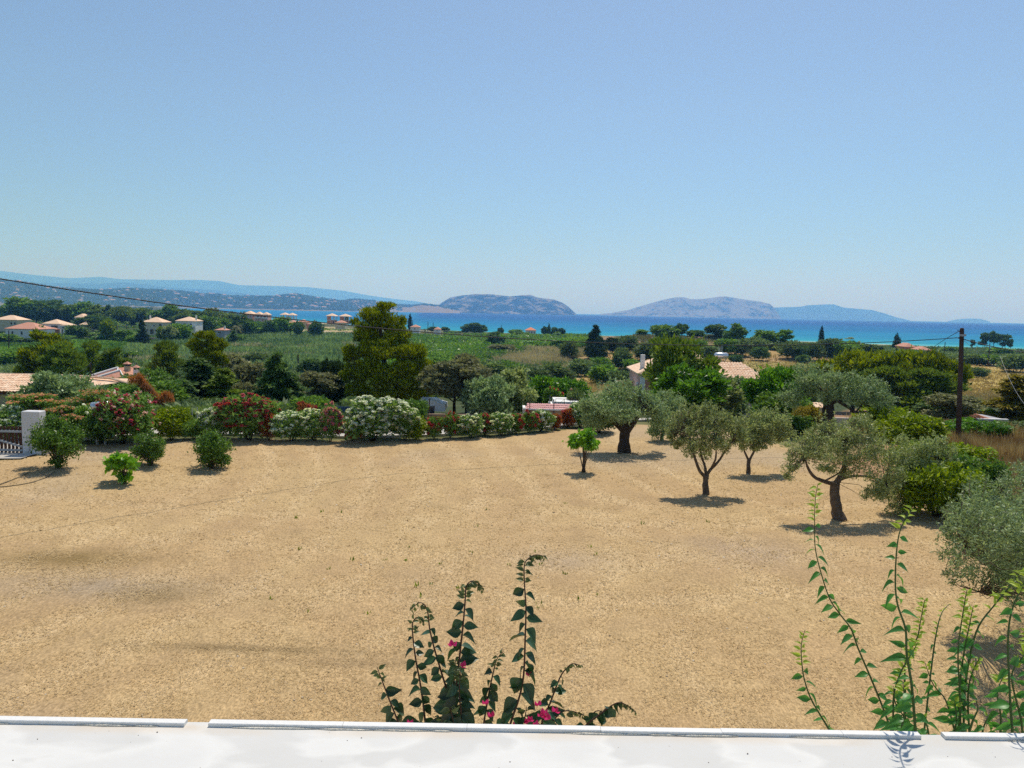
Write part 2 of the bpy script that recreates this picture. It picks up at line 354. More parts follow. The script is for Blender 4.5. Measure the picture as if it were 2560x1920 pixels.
HL = ridge('hills', [(-900, 668), (-300, 690), (0, 702), (60, 708), (100, 715), (150, 722), (190, 724), (240, 727), (330, 724), (380, 726), (430, 729), (460, 731), (500, 737), (540, 737), (570, 742), (620, 743), (680, 743), (715, 739), (745, 737), (765, 742), (800, 747), (845, 753), (865, 757), (880, 765), (900, 772)], 5200, 1500, 900, hillm, 21, .03, 420, 60)
HL2 = ridge('hills', [(780, 771), (820, 758), (860, 752), (885, 748), (920, 751), (950, 754), (985, 761), (1000, 763), (1030, 764), (1060, 761), (1080, 762), (1100, 764), (1130, 772), (1150, 776)], 5600, 420, 350, rockmat('dry_headland', (.05, .06, .03), (.24, .20, .14), .33, 2.5), 5, .05, 200, 40)
isl = rockmat('island_scrub', (.008, .018, .013), (.22, .21, .19), .53, 1.3)
ridge('island', [(1078, 779), (1095, 763), (1110, 753), (1125, 744), (1150, 739), (1190, 735), (1230, 736), (1275, 741), (1305, 738), (1325, 737), (1345, 744), (1385, 749), (1405, 756), (1420, 766), (1432, 777), (1440, 784)], 7000, 700, 500, isl, 33, .05, 340, 70)
ridge('island', [(1500, 785), (1530, 782), (1570, 775), (1620, 760), (1660, 749), (1690, 743), (1710, 743), (1728, 748), (1760, 747), (1800, 741.5), (1815, 741), (1850, 747), (1900, 754), (1925, 760), (1932, 766), (1942, 780), (1952, 794)], 9500, 900, 700, rockmat('bare_rock_island', (.012, .020, .018), (.20, .20, .19), .44, .9), 47, .06, 340, 70)
ridge('island', [(1900, 775), (1930, 769), (1960, 768), (2000, 767), (2020, 763), (2060, 761), (2085, 761), (2110, 769), (2180, 775), (2210, 783), (2240, 793), (2275, 801)], 14500, 1200, 900, mtn, 55, .05)
ridge('island', [(2370, 803), (2395, 798), (2425, 796), (2450, 797), (2475, 804)], 15500, 500, 400, mtn, 61, .03, 60, 20)
# ------------------------------------------------------------ foliage tools
def clumpleaves(cl, n, L, W, rng, up=.25, out=.8, fuzz=.16, inner=.55, flat=0., lo=-9, tip=None, droop=0.):
    """cl: list of (cx,cy,cz,rx,ry,rz) -> quads (n,4,3) of leaves on and inside the lumps"""
    cl = np.array(cl, float); wgt = (cl[:, 3]*cl[:, 4]+cl[:, 4]*cl[:, 5]+cl[:, 3]*cl[:, 5]); wgt /= wgt.sum()
    ix = rng.choice(len(cl), n, p=wgt); c = cl[ix]
    d = rng.normal(size=(n, 3)); d /= np.linalg.norm(d, axis=1)[:, None]
    # uneven shell: lumps have lumps
    bump = 1+.22*np.sin(d[:, 0]*7+c[:, 0]*9)*np.sin(d[:, 1]*6+c[:, 1]*7)+.15*np.sin(d[:, 2]*9+c[:, 2]*5)
    rad = (1-(1-inner)*rng.random(n)**1.6)*bump*(1+fuzz*rng.normal(size=n)*(rng.random(n) < .35))
    p = c[:, :3]+d*c[:, 3:]*rad[:, None]
    p = p[p[:, 2] > lo]; d = d[:len(p)]; n = len(p)
    a = rng.normal(size=(n, 3))*(1-out)+d*out+np.array([0, 0, up-droop]); a /= np.linalg.norm(a, axis=1)[:, None]
    s = np.cross(a, rng.normal(size=(n, 3))+np.array([0, 0, flat*3])); s /= np.maximum(np.linalg.norm(s, axis=1), 1e-6)[:, None]
    l = L*(.65+.7*rng.random(n))[:, None]; w_ = W*(.65+.7*rng.random(n))[:, None]
    q = np.stack([p-a*l*.5, p+s*w_*.5-a*l*.08, p+a*l*.5, p-s*w_*.5-a*l*.08], 1)
    return q
def leafmesh(name, q, mat, rng, tint=None):
    n = len(q); V = q.reshape(-1, 3); Fq = np.arange(n*4).reshape(n, 4)
    t = rng.random(n) if tint is None else tint
    return mesh(name, V, Fq, mat, False, {'tint': ('FACE', 'FLOAT', t)})
def starflowers(q, s, rng):
    """turn leaf quads into small open flowers: two crossed diamonds each"""
    c = q.mean(1); n = len(c); nrm = rng.normal(size=(n, 3))*.7+np.array([0, -.45, 1.2]); nrm /= np.linalg.norm(nrm, axis=1)[:, None]
    a = np.cross(nrm, rng.normal(size=(n, 3))); a /= np.linalg.norm(a, axis=1)[:, None]; b = np.cross(nrm, a); r = s*(.6+.8*rng.random(n))[:, None]
    q1 = np.stack([c-a*r, c-b*r*.55+nrm*r*.3, c+a*r, c+b*r*.55+nrm*r*.3], 1); q2 = np.stack([c-b*r, c-a*r*.55+nrm*r*.25, c+b*r, c+a*r*.55+nrm*r*.25], 1)
    return np.concatenate([q1, q2])
BARK = plain('grey_brown_bark', (.13, .10, .075), .95, .1, .35, 6, .8)
BARKD = plain('dark_bark', (.06, .045, .035), .95, .1, .35, 6, .8)
STEMG = plain('green_stem', (.10, .11, .04), .7, .2, .2, 8, .2)
LM = {
 'fig': leafmat('fig_leaf', (.05, .12, .015), (.14, .27, .04), .35, .4, .4, .05),
 'olive': leafmat('olive_leaf', (.055, .075, .03), (.30, .33, .17), .25, .5, .35, .15),
 'oliveg': leafmat('silvery_olive_leaf', (.045, .07, .035), (.24, .30, .17), .22, .5, .35, .15),
 'pine': leafmat('pine_needle', (.026, .045, .008), (.24, .26, .03), .2, .6, .2, .12),
 'pined': leafmat('dark_pine_needle', (.035, .065, .015), (.15, .19, .035), .2, .6, .2, .15),
 'dark': leafmat('dark_conifer_needle', (.022, .05, .02), (.085, .13, .04), .18, .6, .2, .15),
 'cyp': leafmat('cypress_needle', (.012, .024, .010), (.035, .055, .02), .1, .7, .15, .15),
 'bright': leafmat('bright_green_leaf', (.022, .062, .008), (.095, .19, .025), .3, .4, .4, .12),
 'green': leafmat('green_leaf', (.022, .055, .014), (.13, .21, .045), .3, .5, .3, .2),
 'yg': leafmat('yellow_green_leaf', (.05, .085, .01), (.17, .21, .025), .3, .5, .25, .12),
 'gold': leafmat('golden_leaf', (.22, .18, .02), (.46, .36, .06), .3, .6, .2, .1),
 'scrub': leafmat('scrub_leaf', (.028, .048, .022), (.13, .17, .07), .2, .6, .2, .28),
 'grey': leafmat('grey_twig_leaf', (.09, .09, .055), (.20, .20, .12), .2, .7, .15, .15),
 'oleander': leafmat('oleander_leaf', (.04, .085, .02), (.14, .21, .06), .25, .45, .35, .12),
 'reed': leafmat('reed_leaf', (.05, .085, .04), (.17, .23, .115), .3, .7, .1, .1),
 'plume': leafmat('reed_plume', (.34, .29, .17), (.56, .47, .30), .3, .8, .1, .1),
 'dryred': leafmat('reddish_dry_grass', (.20, .10, .05), (.56, .38, .20), .3, .8, .1, .1),
 'dry': leafmat('dry_grass_blade', (.34, .22, .09), (.60, .43, .20), .3, .8, .1, .1),
 'rusty': leafmat('dead_palm_frond', (.22, .085, .035), (.42, .19, .09), .2, .8, .1, .1),
 'brownc': leafmat('bronze_conifer_needle', (.055, .050, .012), (.20, .16, .035), .2, .6, .2, .1),
 'redleaf': leafmat('bronze_red_leaf', (.12, .05, .025), (.28, .11, .05), .25, .5, .3, .1),
}
FL = {}
for nm, c1, c2 in (('white', (.80, .82, .72), (.88, .90, .84)), ('pink', (.62, .14, .24), (.82, .34, .42)), ('red', (.45, .03, .05), (.66, .09, .10)), ('magenta', (.42, .03, .09), (.68, .12, .20)),
                   ('peach', (.72, .28, .14), (.90, .52, .34)), ('orange', (.85, .22, .05), (.95, .35, .1)), ('yellow', (.66, .60, .22), (.82, .78, .45)), ('palepink', (.72, .40, .44), (.84, .60, .60))):
    FL[nm] = leafmat(nm+'_blossom', c1, c2, .45, .6, .2, .06)
def unit_clumps(kind, rng):
    c = []
    if kind == 'bush':
        for _ in range(16):
            a = rng.random()*6.28; r = rng.random()**.6*.30; z = .28+rng.random()*.42*(1-r*1.2)
            s = .15+.10*rng.random(); c.append((math.cos(a)*r, math.sin(a)*r, z, s, s, s*.9))
        c.append((0, 0, .38, .30, .30, .30))
    elif kind == 'tree':
        for _ in range(20):
            d = rng.normal(size=3); d /= np.linalg.norm(d); s = .10+.09*rng.random()
            c.append((d[0]*.33*(1-.25*max(0,d[2])), d[1]*.33*(1-.25*max(0,d[2])), .54+d[2]*.33, s, s, s*.8))
        c.append((0, 0, .54, .25, .25, .28))
    elif kind == 'pine':
        for i in range(26):
            z = .22+.72*rng.random(); R0 = .42*math.sin(min(1, (1.08-z)*1.25)*1.57); a = rng.random()*6.28; r = R0*(.55+.45*rng.random()); s = .09+.07*rng.random()
            c.append((math.cos(a)*r, math.sin(a)*r, z, s, s, s*.62))
        c.append((0, 0, .5, .2, .2, .3))
    elif kind == 'umbrella':
        for i in range(34):
            a = rng.random()*6.28; r = .43*rng.random()**.5; z = .80-.22*(r/.43)**2-.18*(rng.random() if rng.random() < .5 else 0); s = .08+.05*rng.random()
            c.append((math.cos(a)*r, math.sin(a)*r, z, s, s, s*1.1))
    elif kind == 'cypress':
        for i in range(22):
            z = .05+.93*i/21; w_ = .42*math.sin(min(1, .35+z*2.2)*1.57)*(1-z**3)*1.0+.05
            c.append((rng.normal()*.05, rng.normal()*.05, z, w_, w_, .07))
    elif kind == 'conifer':
        for i in range(60):
            z = .06+.92*rng.random()**.8*1.0; R0 = .47*(1-z)**.75+.02; a = rng.random()*6.28; r = R0*(.45+.5*rng.random())
            c.append((math.cos(a)*r, math.sin(a)*r, z-.03*r, .06+.10*(1-z), .06+.10*(1-z), .035))
        for i in range(8): z = .1+.8*i/8; c.append((0, 0, z, .2*(1-z)+.02, .2*(1-z)+.02, .08))
    elif kind == 'ragged':
        for _ in range(18):
            a = rng.random()*6.28; z = .35+.6*rng.random(); r = .36*rng.random()**.5*math.sin(min(1, (1.1-z)*2)*1.57); s = .08+.08*rng.random()
            c.append((math.cos(a)*r, math.sin(a)*r, z, s*1.2, s*1.2, s*.8))
    elif kind == 'mass':
        for _ in range(26):
            x = (rng.random()-.5)*.8; y = (rng.random()-.5)*.8; s = .14+.08*rng.random()
            c.append((x, y, .30+.38*rng.random()*(1-abs(x)), s*.75, s*.75, s*1.4))
    return c
# leaves per crown and leaf size (share of plant width) for near, middle and far plants
LOD = {'n': (8500, .075, .032), 'm': (2900, .105, .055), 'f': (1000, .16, .10)}
KP = {'bush': dict(up=.3, out=.7), 'tree': dict(up=.2, out=.7), 'pine': dict(up=.7, out=.8), 'umbrella': dict(up=.9, out=.6), 'cypress': dict(up=1.2, out=.5),
      'conifer': dict(up=-.05, out=.9, flat=.6), 'ragged': dict(up=.3, out=.5), 'mass': dict(up=.4, out=.6)}
_UC = {}
def crownmesh(kind, lod, var):
    key = (kind, lod, var)
    if key not in _UC:
        rng = np.random.default_rng(abs(hash((kind,)).__index__()) % 1 + sum(map(ord, kind))*10+var); cl = unit_clumps(kind, rng); n, L, W = LOD[lod]
        if kind in ('pine', 'umbrella', 'conifer'): W = W*.75; n = int(n*1.35)
        q = clumpleaves(cl, n, L, W, rng, lo=.015, **KP[kind])
        c = q.mean(1); lo_ = np.percentile(c, 1.2, axis=0); hi_ = np.percentile(c, 98.8, axis=0); sx, sy, sz = 1/(hi_[0]-lo_[0]), 1/(hi_[1]-lo_[1]), .985/hi_[2]
        q = q*np.array([sx, sy, sz]); cl = [(a*sx, b_*sy, d*sz, e*sx, f*sy, g*sz) for a, b_, d, e, f, g in cl]; _UC[key] = leafmesh('foliage_'+kind, q, LM['scrub'], rng)
        _UC[key+('c',)] = cl
    return _UC[key]
def trunkmesh(kind, var):
    key = ('trunk', kind, var)
    if key not in _UC:
        rng = np.random.default_rng(var*7+3); b = MB()
        h = {'tree': .5, 'pine': .9, 'umbrella': .6, 'cypress': .9, 'conifer': .95, 'ragged': .55}.get(kind, .3)
        if kind in ('bush', 'mass'):
            for i in range(7):
                a = i*.9; b.tube([(0.02*math.cos(a), .02*math.sin(a), -.06), (.1*math.cos(a), .1*math.sin(a), .2), (.2*math.cos(a+.2), .2*math.sin(a+.2), .45)], [.014, .011, .005], 5)
        else:
            b.tube([(0, 0, -.05), (.01, 0, h*.4), (-.01, .01, h*.75), (0, 0, h)], [.036, .028, .02, .008] if kind != 'cypress' else [.05, .04, .03, .01], 7)
            if kind != 'cypress':
                for i in range(9):
                    a = i*2.4; z0 = h*(.45+.06*i); r = .3 if kind != 'conifer' else .35*(1-z0); b.tube([(0, 0, z0), (math.cos(a)*r*.5, math.sin(a)*r*.5, z0+.10), (math.cos(a)*r, math.sin(a)*r, z0+.17 if kind != 'conifer' else z0)], [.014, .009, .004], 5)
        _UC[key] = b.me('stem_'+kind, BARKD, True)
    return _UC[key]
_nv = {}
USED = {}
def uniq(label):
    """keeps track of labels already given"""
    USED[label] = USED.get(label, 0)+1; return label
def plant(name, kind, lod, mat, px, top, wpx, Y=None, base=None, label=None, cat='bush', group=None, flowers=None, fl_n=0, hmul=1.0, deep=1.0, bmat=None, parts=True):
    """one plant: its base where the sight line meets the ground, or at depth Y on that bearing"""
    if base is not None: b = G(px, base)
    else:
        t = at(px, top, Y); b = np.array([t[0], t[1], float(H(t[0], t[1]))])
    Yb = b[1]; t = at(px, top, Yb); h = (t[2]-b[2])*hmul; wd = wpx/FPX*Yb/F[1]
    k = (kind, lod); nv = {'n': 3, 'm': 4, 'f': 4}[lod]; v = _nv.get(k, 0) % nv; _nv[k] = v+1
    e = empty(name, b, rnd.random()*6.28, label=uniq(label), cat=cat, group=group); e.scale = (wd*1.02, wd*1.02*deep, max(h, .2))
    link('foliage' if kind in ('bush', 'mass') else 'crown', crownmesh(kind, lod, v), e, LM[mat])
    if parts: link('stem' if kind in ('bush', 'mass') else 'trunk', trunkmesh(kind, v), e, bmat)
    if flowers:
        rng = np.random.default_rng(int(px*7+top)); cl = _UC[(kind, lod, v, 'c')]
        for fcol, share in flowers:
            n = int(fl_n*share*4.2*min(1, wd/2.2)); nc = max(10, n//10)
            q = clumpleaves(cl, nc*2, .01, .01, rng, inner=.99, fuzz=.03); c = q.mean(1)
            c = c[(c[:, 2] > .14)]; keep = rng.random(len(c)) < np.clip((c[:, 2]-.05)*1.3, .15, 1); c = c[keep][:nc]
            pts = c[rng.integers(0, len(c), n)]+rng.normal(size=(n, 3))*np.array([.018, .018, .014])
            qq = np.repeat(pts[:, None, :], 4, 1); s = .092/max(wd, .3)
            f = starflowers(qq, s, rng); link('blossoms', leafmesh('blossom_'+fcol, f, FL[fcol], rng), e)
    return e
# ------------------------------------------------------------ custom olive trees of the field, from trunk, limbs and lumps
def skel(b, base, d, pts, rads, n=8, depth=None):
    """pts: (px, py, dy) along a limb, dy = metres behind the trunk"""
    P = [at(px, py, base[1]+dy) for px, py, dy in pts]; b.tube(P, rads, n)
def hero(name, mat, base_px, base_py, limbs, lumps, n, L, W, label, cat='olive tree', group=None, bark=None, up=.1, out=.55, seed=1, inner=.35, droop=0., fuzz=.34, twigs=True, kw={}):
    """limbs: list of (pts, radii); lumps: (px, py, rx_px, ry_px, dy)"""
    b = G(base_px, base_py) if base_py is not None else None
    if b is None: b = kw['base']
    rng = np.random.default_rng(seed); e = empty(name, b, label=uniq(label), cat=cat, group=group)
    mb = MB(); s = b[1]/F[1]/FPX; Y0 = b[1]
    for pts, rads in limbs:
        P = [at(px, py, Y0+dy) for px, py, dy in pts]
        # smooth the limb
        Q = []; RR = []
        for i in range(len(P)-1):
            a_, b1, c_, d_ = P[max(i-1, 0)], P[i], P[i+1], P[min(i+2, len(P)-1)]
            for t in (0, .25, .5, .75):
                p = .5*((2*b1)+(-a_+c_)*t+(2*a_-5*b1+4*c_-d_)*t*t+(-a_+3*b1-3*c_+d_)*t**3); w1 = rng.normal(size=3)*rads[i]*.06
                Q.append(p+w1 if (i, t) != (0, 0) else p); RR.append((rads[i]*(1-t)+rads[i+1]*t)*rng.uniform(.93, 1.07))
        Q.append(P[-1]); RR.append(rads[-1]); mb.tube([tuple(q-b) for q in Q], RR, 9)
    cl = []
    for (px, py, rx, ry, dy) in lumps:
        c = at(px, py, Y0+dy)-b; cl.append((c[0], c[1], c[2], rx*s, (rx+ry)/2*s, ry*s))
    # sub-lumps give a broken outline
    sub = []
    pine = mat.startswith('pine')
    if pine: cl = [(c[0], c[1], c[2], c[3]*.86, c[4]*.86, c[5]*.80) for c in cl]
    for c in cl:
        sub.append((c[0], c[1], c[2], c[3]*.8, c[4]*.8, c[5]*.8))
        for _ in range(9):
            d = rng.normal(size=3); d /= np.linalg.norm(d); k_ = .22+.26*rng.random(); sub.append((c[0]+d[0]*c[3]*.88, c[1]+d[1]*c[4]*.88, c[2]+d[2]*c[5]*.88, c[3]*k_, c[4]*k_, c[5]*k_))
    if mat.startswith('olive'):      # upright sprays on top, a few hanging ones below
        for c in cl:
            for j in range(9):
                d = rng.normal(size=3); d /= np.linalg.norm(d); hang = j > 6; d[2] = -abs(d[2])*.8 if hang else abs(d[2])+.15
                ln_ = rng.uniform(.10, .24)*(c[5]+.35); sub.append((c[0]+d[0]*c[3]*.95, c[1]+d[1]*c[4]*.95, c[2]+d[2]*c[5]*1.02+(0 if hang else ln_*.5), ln_*.38, ln_*.38, ln_))
    if twigs:
        roots = [at(p[-1][0], p[-1][1], Y0+p[-1][2])-b for p, r in limbs]
        for i, c in enumerate(sub):
            if i % 2: continue
            tgt = np.array(c[:3]); r0 = min(roots, key=lambda r: np.linalg.norm(r-tgt)); mid = (r0+tgt)/2+rng.normal(size=3)*.12+np.array([0, 0, -.05])
            mb.tube([tuple(r0), tuple(mid), tuple(tgt)], [.014, .009, .004], 4)
    link('trunk', mb.me('trunk', bark or BARK, True), e)
    if mat.startswith('olive'): n, L, W = int(n*.52), L*1.3, W*1.5; up = max(up, .3)
    q = clumpleaves(sub, n, L, W, rng, up=up, out=out, inner=inner, fuzz=fuzz, lo=.05, droop=droop)
    link('crown', leafmesh('crown_'+name, q, LM[mat], rng), e); return e
OL = 'olive trees standing in the mown field'
hero('olive_tree', 'oliveg', 1565, 1130,
     [([(1563, 1138, 0), (1560, 1105, 0), (1563, 1075, 0), (1560, 1040, 0)], [.42, .27, .25, .14]),
      ([(1563, 1085, 0), (1590, 1050, -.3), (1610, 1015, -.5)], [.18, .12, .05]), ([(1562, 1080, 0), (1530, 1050, .3), (1500, 1020, .4)], [.17, .11, .05]),
      ([(1560, 1142, -.2), (1545, 1139, -.5), (1530, 1141, -.6)], [.2, .12, .03]), ([(1568, 1142, -.1), (1588, 1139, -.5), (1602, 1142, -.5)], [.2, .12, .03])],
     [(1545, 985, 62, 32, 0), (1490, 1010, 42, 30, .3), (1600, 1012, 46, 30, .2), (1555, 1030, 62, 34, -.6), (1500, 1045, 35, 25, -.3), (1620, 1025, 36, 30, -.3), (1550, 966, 36, 18, .6), (1645, 1022, 24, 26, .8), (1475, 1045, 26, 28, 0), (1650, 1055, 20, 22, -.2)],
     34000, .11, .034, 'broad old olive tree with the thickest trunk and dense round grey-green crown', group=OL, seed=3, bark=BARKD)
hero('olive_tree', 'olive', 1765, 1235,
     [([(1765, 1240, 0), (1764, 1205, 0), (1766, 1188, 0)], [.16, .11, .12]), ([(1764, 1192, 0), (1748, 1175, -.1), (1735, 1140, -.3), (1722, 1105, -.3), (1705, 1075, -.4)], [.085, .06, .05, .035, .015]),
      ([(1766, 1190, 0), (1775, 1175, 0), (1795, 1155, .2), (1815, 1125, .3), (1835, 1100, .3)], [.09, .06, .05, .035, .015]), ([(1766, 1188, 0), (1762, 1165, .2), (1752, 1130, .4), (1757, 1080, .5)], [.07, .05, .035, .015]),
      ([(1780, 1168, 0), (1790, 1140, -.4), (1788, 1095, -.5)], [.05, .035, .015])],
     [(1765, 1060, 60, 38, 0), (1715, 1080, 42, 32, -.2), (1815, 1085, 42, 36, .2), (1755, 1105, 52, 30, -.5), (1700, 1050, 26, 24, .3), (1840, 1060, 26, 26, .3), (1725, 1035, 26, 20, .2), (1790, 1035, 34, 22, 0), (1690, 1105, 18, 18, 0), (1678, 1075, 16, 20, 0), (1725, 1128, 18, 18, -.2), (1805, 1118, 22, 20, .2), (1763, 1132, 18, 18, .3), (1852, 1095, 18, 22, .2), (1760, 1022, 30, 14, .2)],
     24000, .095, .026, 'young olive tree whose slim trunk forks into a wide V of bare limbs', group=OL, seed=5)
hero('olive_tree', 'olive', 1872, 1183,
     [([(1872, 1186, 0), (1871, 1162, 0), (1873, 1150, 0)], [.12, .085, .09]), ([(1872, 1152, 0), (1862, 1130, .1), (1855, 1105, 0)], [.06, .045, .015]), ([(1874, 1150, 0), (1885, 1128, 0), (1898, 1100, .2)], [.06, .045, .015])],
     [(1880, 1075, 48, 32, 0), (1920, 1085, 38, 30, 0), (1860, 1100, 32, 24, -.3), (1935, 1050, 36, 28, .4), (1890, 1045, 34, 22, .2), (1955, 1080, 26, 26, .2), (1905, 1110, 30, 18, -.2)],
     19000, .10, .028, 'small olive tree with thin forked trunk between the V-forked olive and the leaning-trunk olive', group=OL, seed=8)
hero('olive_tree', 'olive', 2098, 1298,
     [([(2100, 1303, 0), (2092, 1270, 0), (2086, 1235, 0), (2088, 1205, 0)], [.26, .18, .16, .15]), ([(2086, 1212, 0), (2060, 1203, -.1), (2035, 1192, -.2), (2020, 1170, -.3), (2012, 1140, -.3)], [.09, .065, .055, .045, .02]),
      ([(2090, 1210, 0), (2108, 1175, 0), (2112, 1140, .1), (2110, 1100, .1)], [.12, .09, .07, .03]), ([(2095, 1200, 0), (2130, 1190, .1), (2170, 1192, .2), (2215, 1205, .2)], [.07, .05, .04, .015]), ([(2060, 1203, -.1), (2085, 1190, -.3), (2100, 1180, -.3)], [.03, .03, .02])],
     [(2060, 1110, 60, 34, 0), (2110, 1075, 62, 34, .2), (2010, 1125, 48, 32, -.1), (2160, 1110, 60, 40, 0), (1985, 1150, 28, 24, -.2), (2075, 1150, 60, 28, -.5), (2150, 1165, 50, 34, -.5), (2200, 1140, 40, 36, .2), (2030, 1095, 34, 22, .3), (2195, 1210, 36, 34, -.2), (2160, 1060, 36, 22, .4), (1972, 1178, 22, 22, -.3), (2185, 1235, 30, 26, -.4), (2228, 1180, 30, 30, 0), (2060, 1060, 30, 18, .5), (2225, 1225, 22, 26, .2)],
     30000, .085, .022, 'olive tree with leaning trunk and one low bare limb reaching sideways', group=OL, seed=12)
hero('olive_tree', 'olive', 2330, 1275,
     [([(2330, 1280, 0), (2315, 1240, 0), (2290, 1200, 0)], [.12, .09, .04]), ([(2318, 1245, 0), (2345, 1200, 0), (2350, 1150, 0)], [.07, .05, .02])],
     [(2270, 1130, 46, 34, 0), (2320, 1120, 46, 32, .2), (2360, 1140, 30, 30, .2), (2260, 1180, 44, 44, -.4), (2310, 1175, 40, 36, -.2), (2240, 1235, 36, 40, -.6), (2275, 1240, 34, 34, -.5), (2240, 1290, 24, 26, -.9)],
     26000, .085, .022, 'drooping olive tree hiding its own trunk beside the bright green thicket', group=OL, seed=14, droop=.35)
b_ = at(2640, 1200, 16.5); b_[2] = 0
hero('olive_tree', 'oliveg', 2640, None,
     [([(2640, 1640, 0), (2632, 1560, 0), (2620, 1480, 0)], [.2, .15, .12]), ([(2622, 1490, 0), (2560, 1420, -.3), (2480, 1380, -.4), (2420, 1370, -.4)], [.09, .06, .04, .015]), ([(2622, 1490, 0), (2600, 1380, .3), (2570, 1300, .4)], [.1, .06, .03]), ([(2570, 1420, -.3), (2500, 1450, -.6), (2450, 1480, -.7)], [.04, .03, .012])],
     [(2540, 1290, 90, 70, .2), (2440, 1270, 60, 66, .2), (2470, 1350, 80, 52, -.3), (2395, 1370, 50, 44, -.3), (2560, 1390, 80, 60, -.4), (2620, 1280, 100, 90, .5), (2650, 1400, 100, 80, 0), (2480, 1440, 56, 38, -.8), (2400, 1440, 34, 28, -.7), (2700, 1340, 90, 90, .3), (2440, 1235, 40, 40, .5), (2370, 1320, 34, 36, 0), (2510, 1470, 36, 26, -.9), (2600, 1330, 110, 70, -1.6), (2700, 1250, 110, 90, -2.0), (2720, 1420, 110, 90, -1.8), (2800, 1330, 100, 90, -.5), (2560, 1480, 70, 40, -1.6), (2640, 1300, 120, 90, -2.4), (2560, 1220, 70, 50, 1.6), (2620, 1180, 90, 50, 1.8), (2780, 1500, 110, 60, -2.2), (2520, 1330, 80, 60, -2.7), (2450, 1310, 56, 54, -2.1), (2420, 1400, 40, 36, -1.8), (2620, 1420, 90, 60, -2.8)],  # some lumps in front and behind are added to widen the crown's ground shadow
     84000, .075, .017, 'large silvery olive tree running out of the picture at its edge', group=OL, seed=17, droop=.1, kw=dict(base=b_))
hero('olive_tree', 'oliveg', 1655, 1100,
     [([(1655, 1103, 0), (1657, 1080, 0), (1660, 1055, 0)], [.1, .08, .05])],
     [(1660, 1030, 36, 34, 0), (1690, 1015, 30, 30, .3), (1650, 1065, 26, 24, -.3), (1640, 1085, 20, 20, -.2), (1685, 1050, 30, 26, 0), (1670, 995, 24, 18, .5)],
     15000, .11, .032, 'bushy olive tree just behind the V-forked olive, leaves almost to the ground', group=OL, seed=19)
b_ = at(2065, 1085, 43.5); b_[2] = H(b_[0], b_[1])
hero('olive_tree', 'oliveg', 2065, None,
     [([(2068, 1092, 0), (2070, 1050, 0), (2072, 1005, 0), (2062, 985, 0)], [.42, .36, .30, .2]), ([(2072, 1010, 0), (2095, 1002, -.3), (2115, 1015, -.5), (2140, 1030, -.5), (2170, 1028, -.4)], [.16, .12, .09, .07, .03]),
      ([(2068, 1000, 0), (2050, 975, 0), (2040, 960, 0)], [.2, .12, .06]), ([(2140, 1030, -.5), (2152, 1015, -.4), (2160, 1000, -.3)], [.05, .04, .02]), ([(2075, 1000, 0), (2090, 970, .2), (2100, 950, .3)], [.16, .1, .05])],
     [(2040, 950, 55, 34, 0), (2000, 975, 40, 34, .2), (2095, 955, 50, 32, .2), (2150, 970, 46, 34, 0), (2200, 1000, 38, 28, -.2), (2060, 985, 40, 22, -.4), (2130, 1000, 44, 22, -.4), (1975, 1000, 30, 26, 0), (2015, 920, 34, 18, .5), (2185, 970, 30, 24, .4)],
     26000, .13, .036, 'ancient gnarled olive tree with black twisted trunk behind the mown field', group='olive trees beyond the mown field', seed=23, bark=BARKD, kw=dict(base=b_))
# ------------------------------------------------------------ small trees and shrubs on the field
def leafy(name, mat, px, base, top, x0, x1, n, L, W, label, cat, stems=9, clear=.16, seed=1, group=None, up=.2, low=None):
    b = G(px, base); rng = np.random.default_rng(seed); s = b[1]/F[1]/FPX; e = empty(name, b, label=uniq(label), cat=cat, group=group)
    cx = (x0+x1)/2; rx = (x1-x0)/2; mb = MB(); cl = []; hpx = base-top
    for i in range(stems*3):
        a = rng.random()*6.28; r = rng.random()**.6; px_ = cx+math.cos(a)*r*rx*.78; z = clear+(1-clear)*(.12+.80*rng.random()*(1-.45*r)); py_ = base-hpx*z
        c = at(px_, py_, b[1]+math.sin(a)*r*rx*s*.8)-b; k_ = rx*s*(.22+.16*rng.random()); cl.append((c[0], c[1], c[2], k_, k_, k_*.85))
        if i < stems*2: mb.tube([(rng.normal()*.05, rng.normal()*.05, -.05), (c[0]*.35, c[1]*.35, c[2]*.5), (c[0], c[1], c[2])], [.028 if i < 5 else .016, .014, .005], 5)
    if low: # skirt at the foot
        for j in range(5): a = j*1.3; k_ = low; cl.append((math.cos(a)*k_*.5, math.sin(a)*k_*.5, k_*.8+.08, k_*.8, k_*.8, k_))
    link('stem', mb.me('stem', BARK, True), e)
    q = clumpleaves(cl, n, L, W, rng, up=up, out=.5, inner=.3, fuzz=.25, lo=.06); link('foliage', leafmesh('foliage', q, LM[mat], rng), e); return e
LM['shrubd'] = leafmat('dark_shrub_leaf', (.012, .035, .008), (.10, .17, .03), .2, .45, .35, .08)
SH = 'young shrubs planted along the field edge'
leafy('pomegranate_shrub', 'shrubd', 145, 1171, 1036, 68, 207, 9000, .12, .055, 'wide green shrub on a bushy stem in front of the white gate pillar', 'shrub', 14, .22, 31, SH, low=.30)
leafy('pomegranate_shrub', 'shrubd', 377, 1164, 1064, 326, 420, 5200, .12, .05, 'round dark green shrub between the fig bush and the hedge', 'shrub', 12, .10, 32, SH, low=.12)
leafy('pomegranate_shrub', 'shrubd', 527, 1170, 1064, 474, 585, 7000, .12, .05, 'rounded green shrub standing alone in front of the white and crimson oleanders', 'shrub', 14, .06, 33, SH, low=.14)
leafy('fig_bush', 'fig', 312, 1208, 1130, 254, 345, 430, .28, .22, 'small fig bush with big light green leaves and a leafy foot', 'fig bush', 9, .42, 34, low=.2)
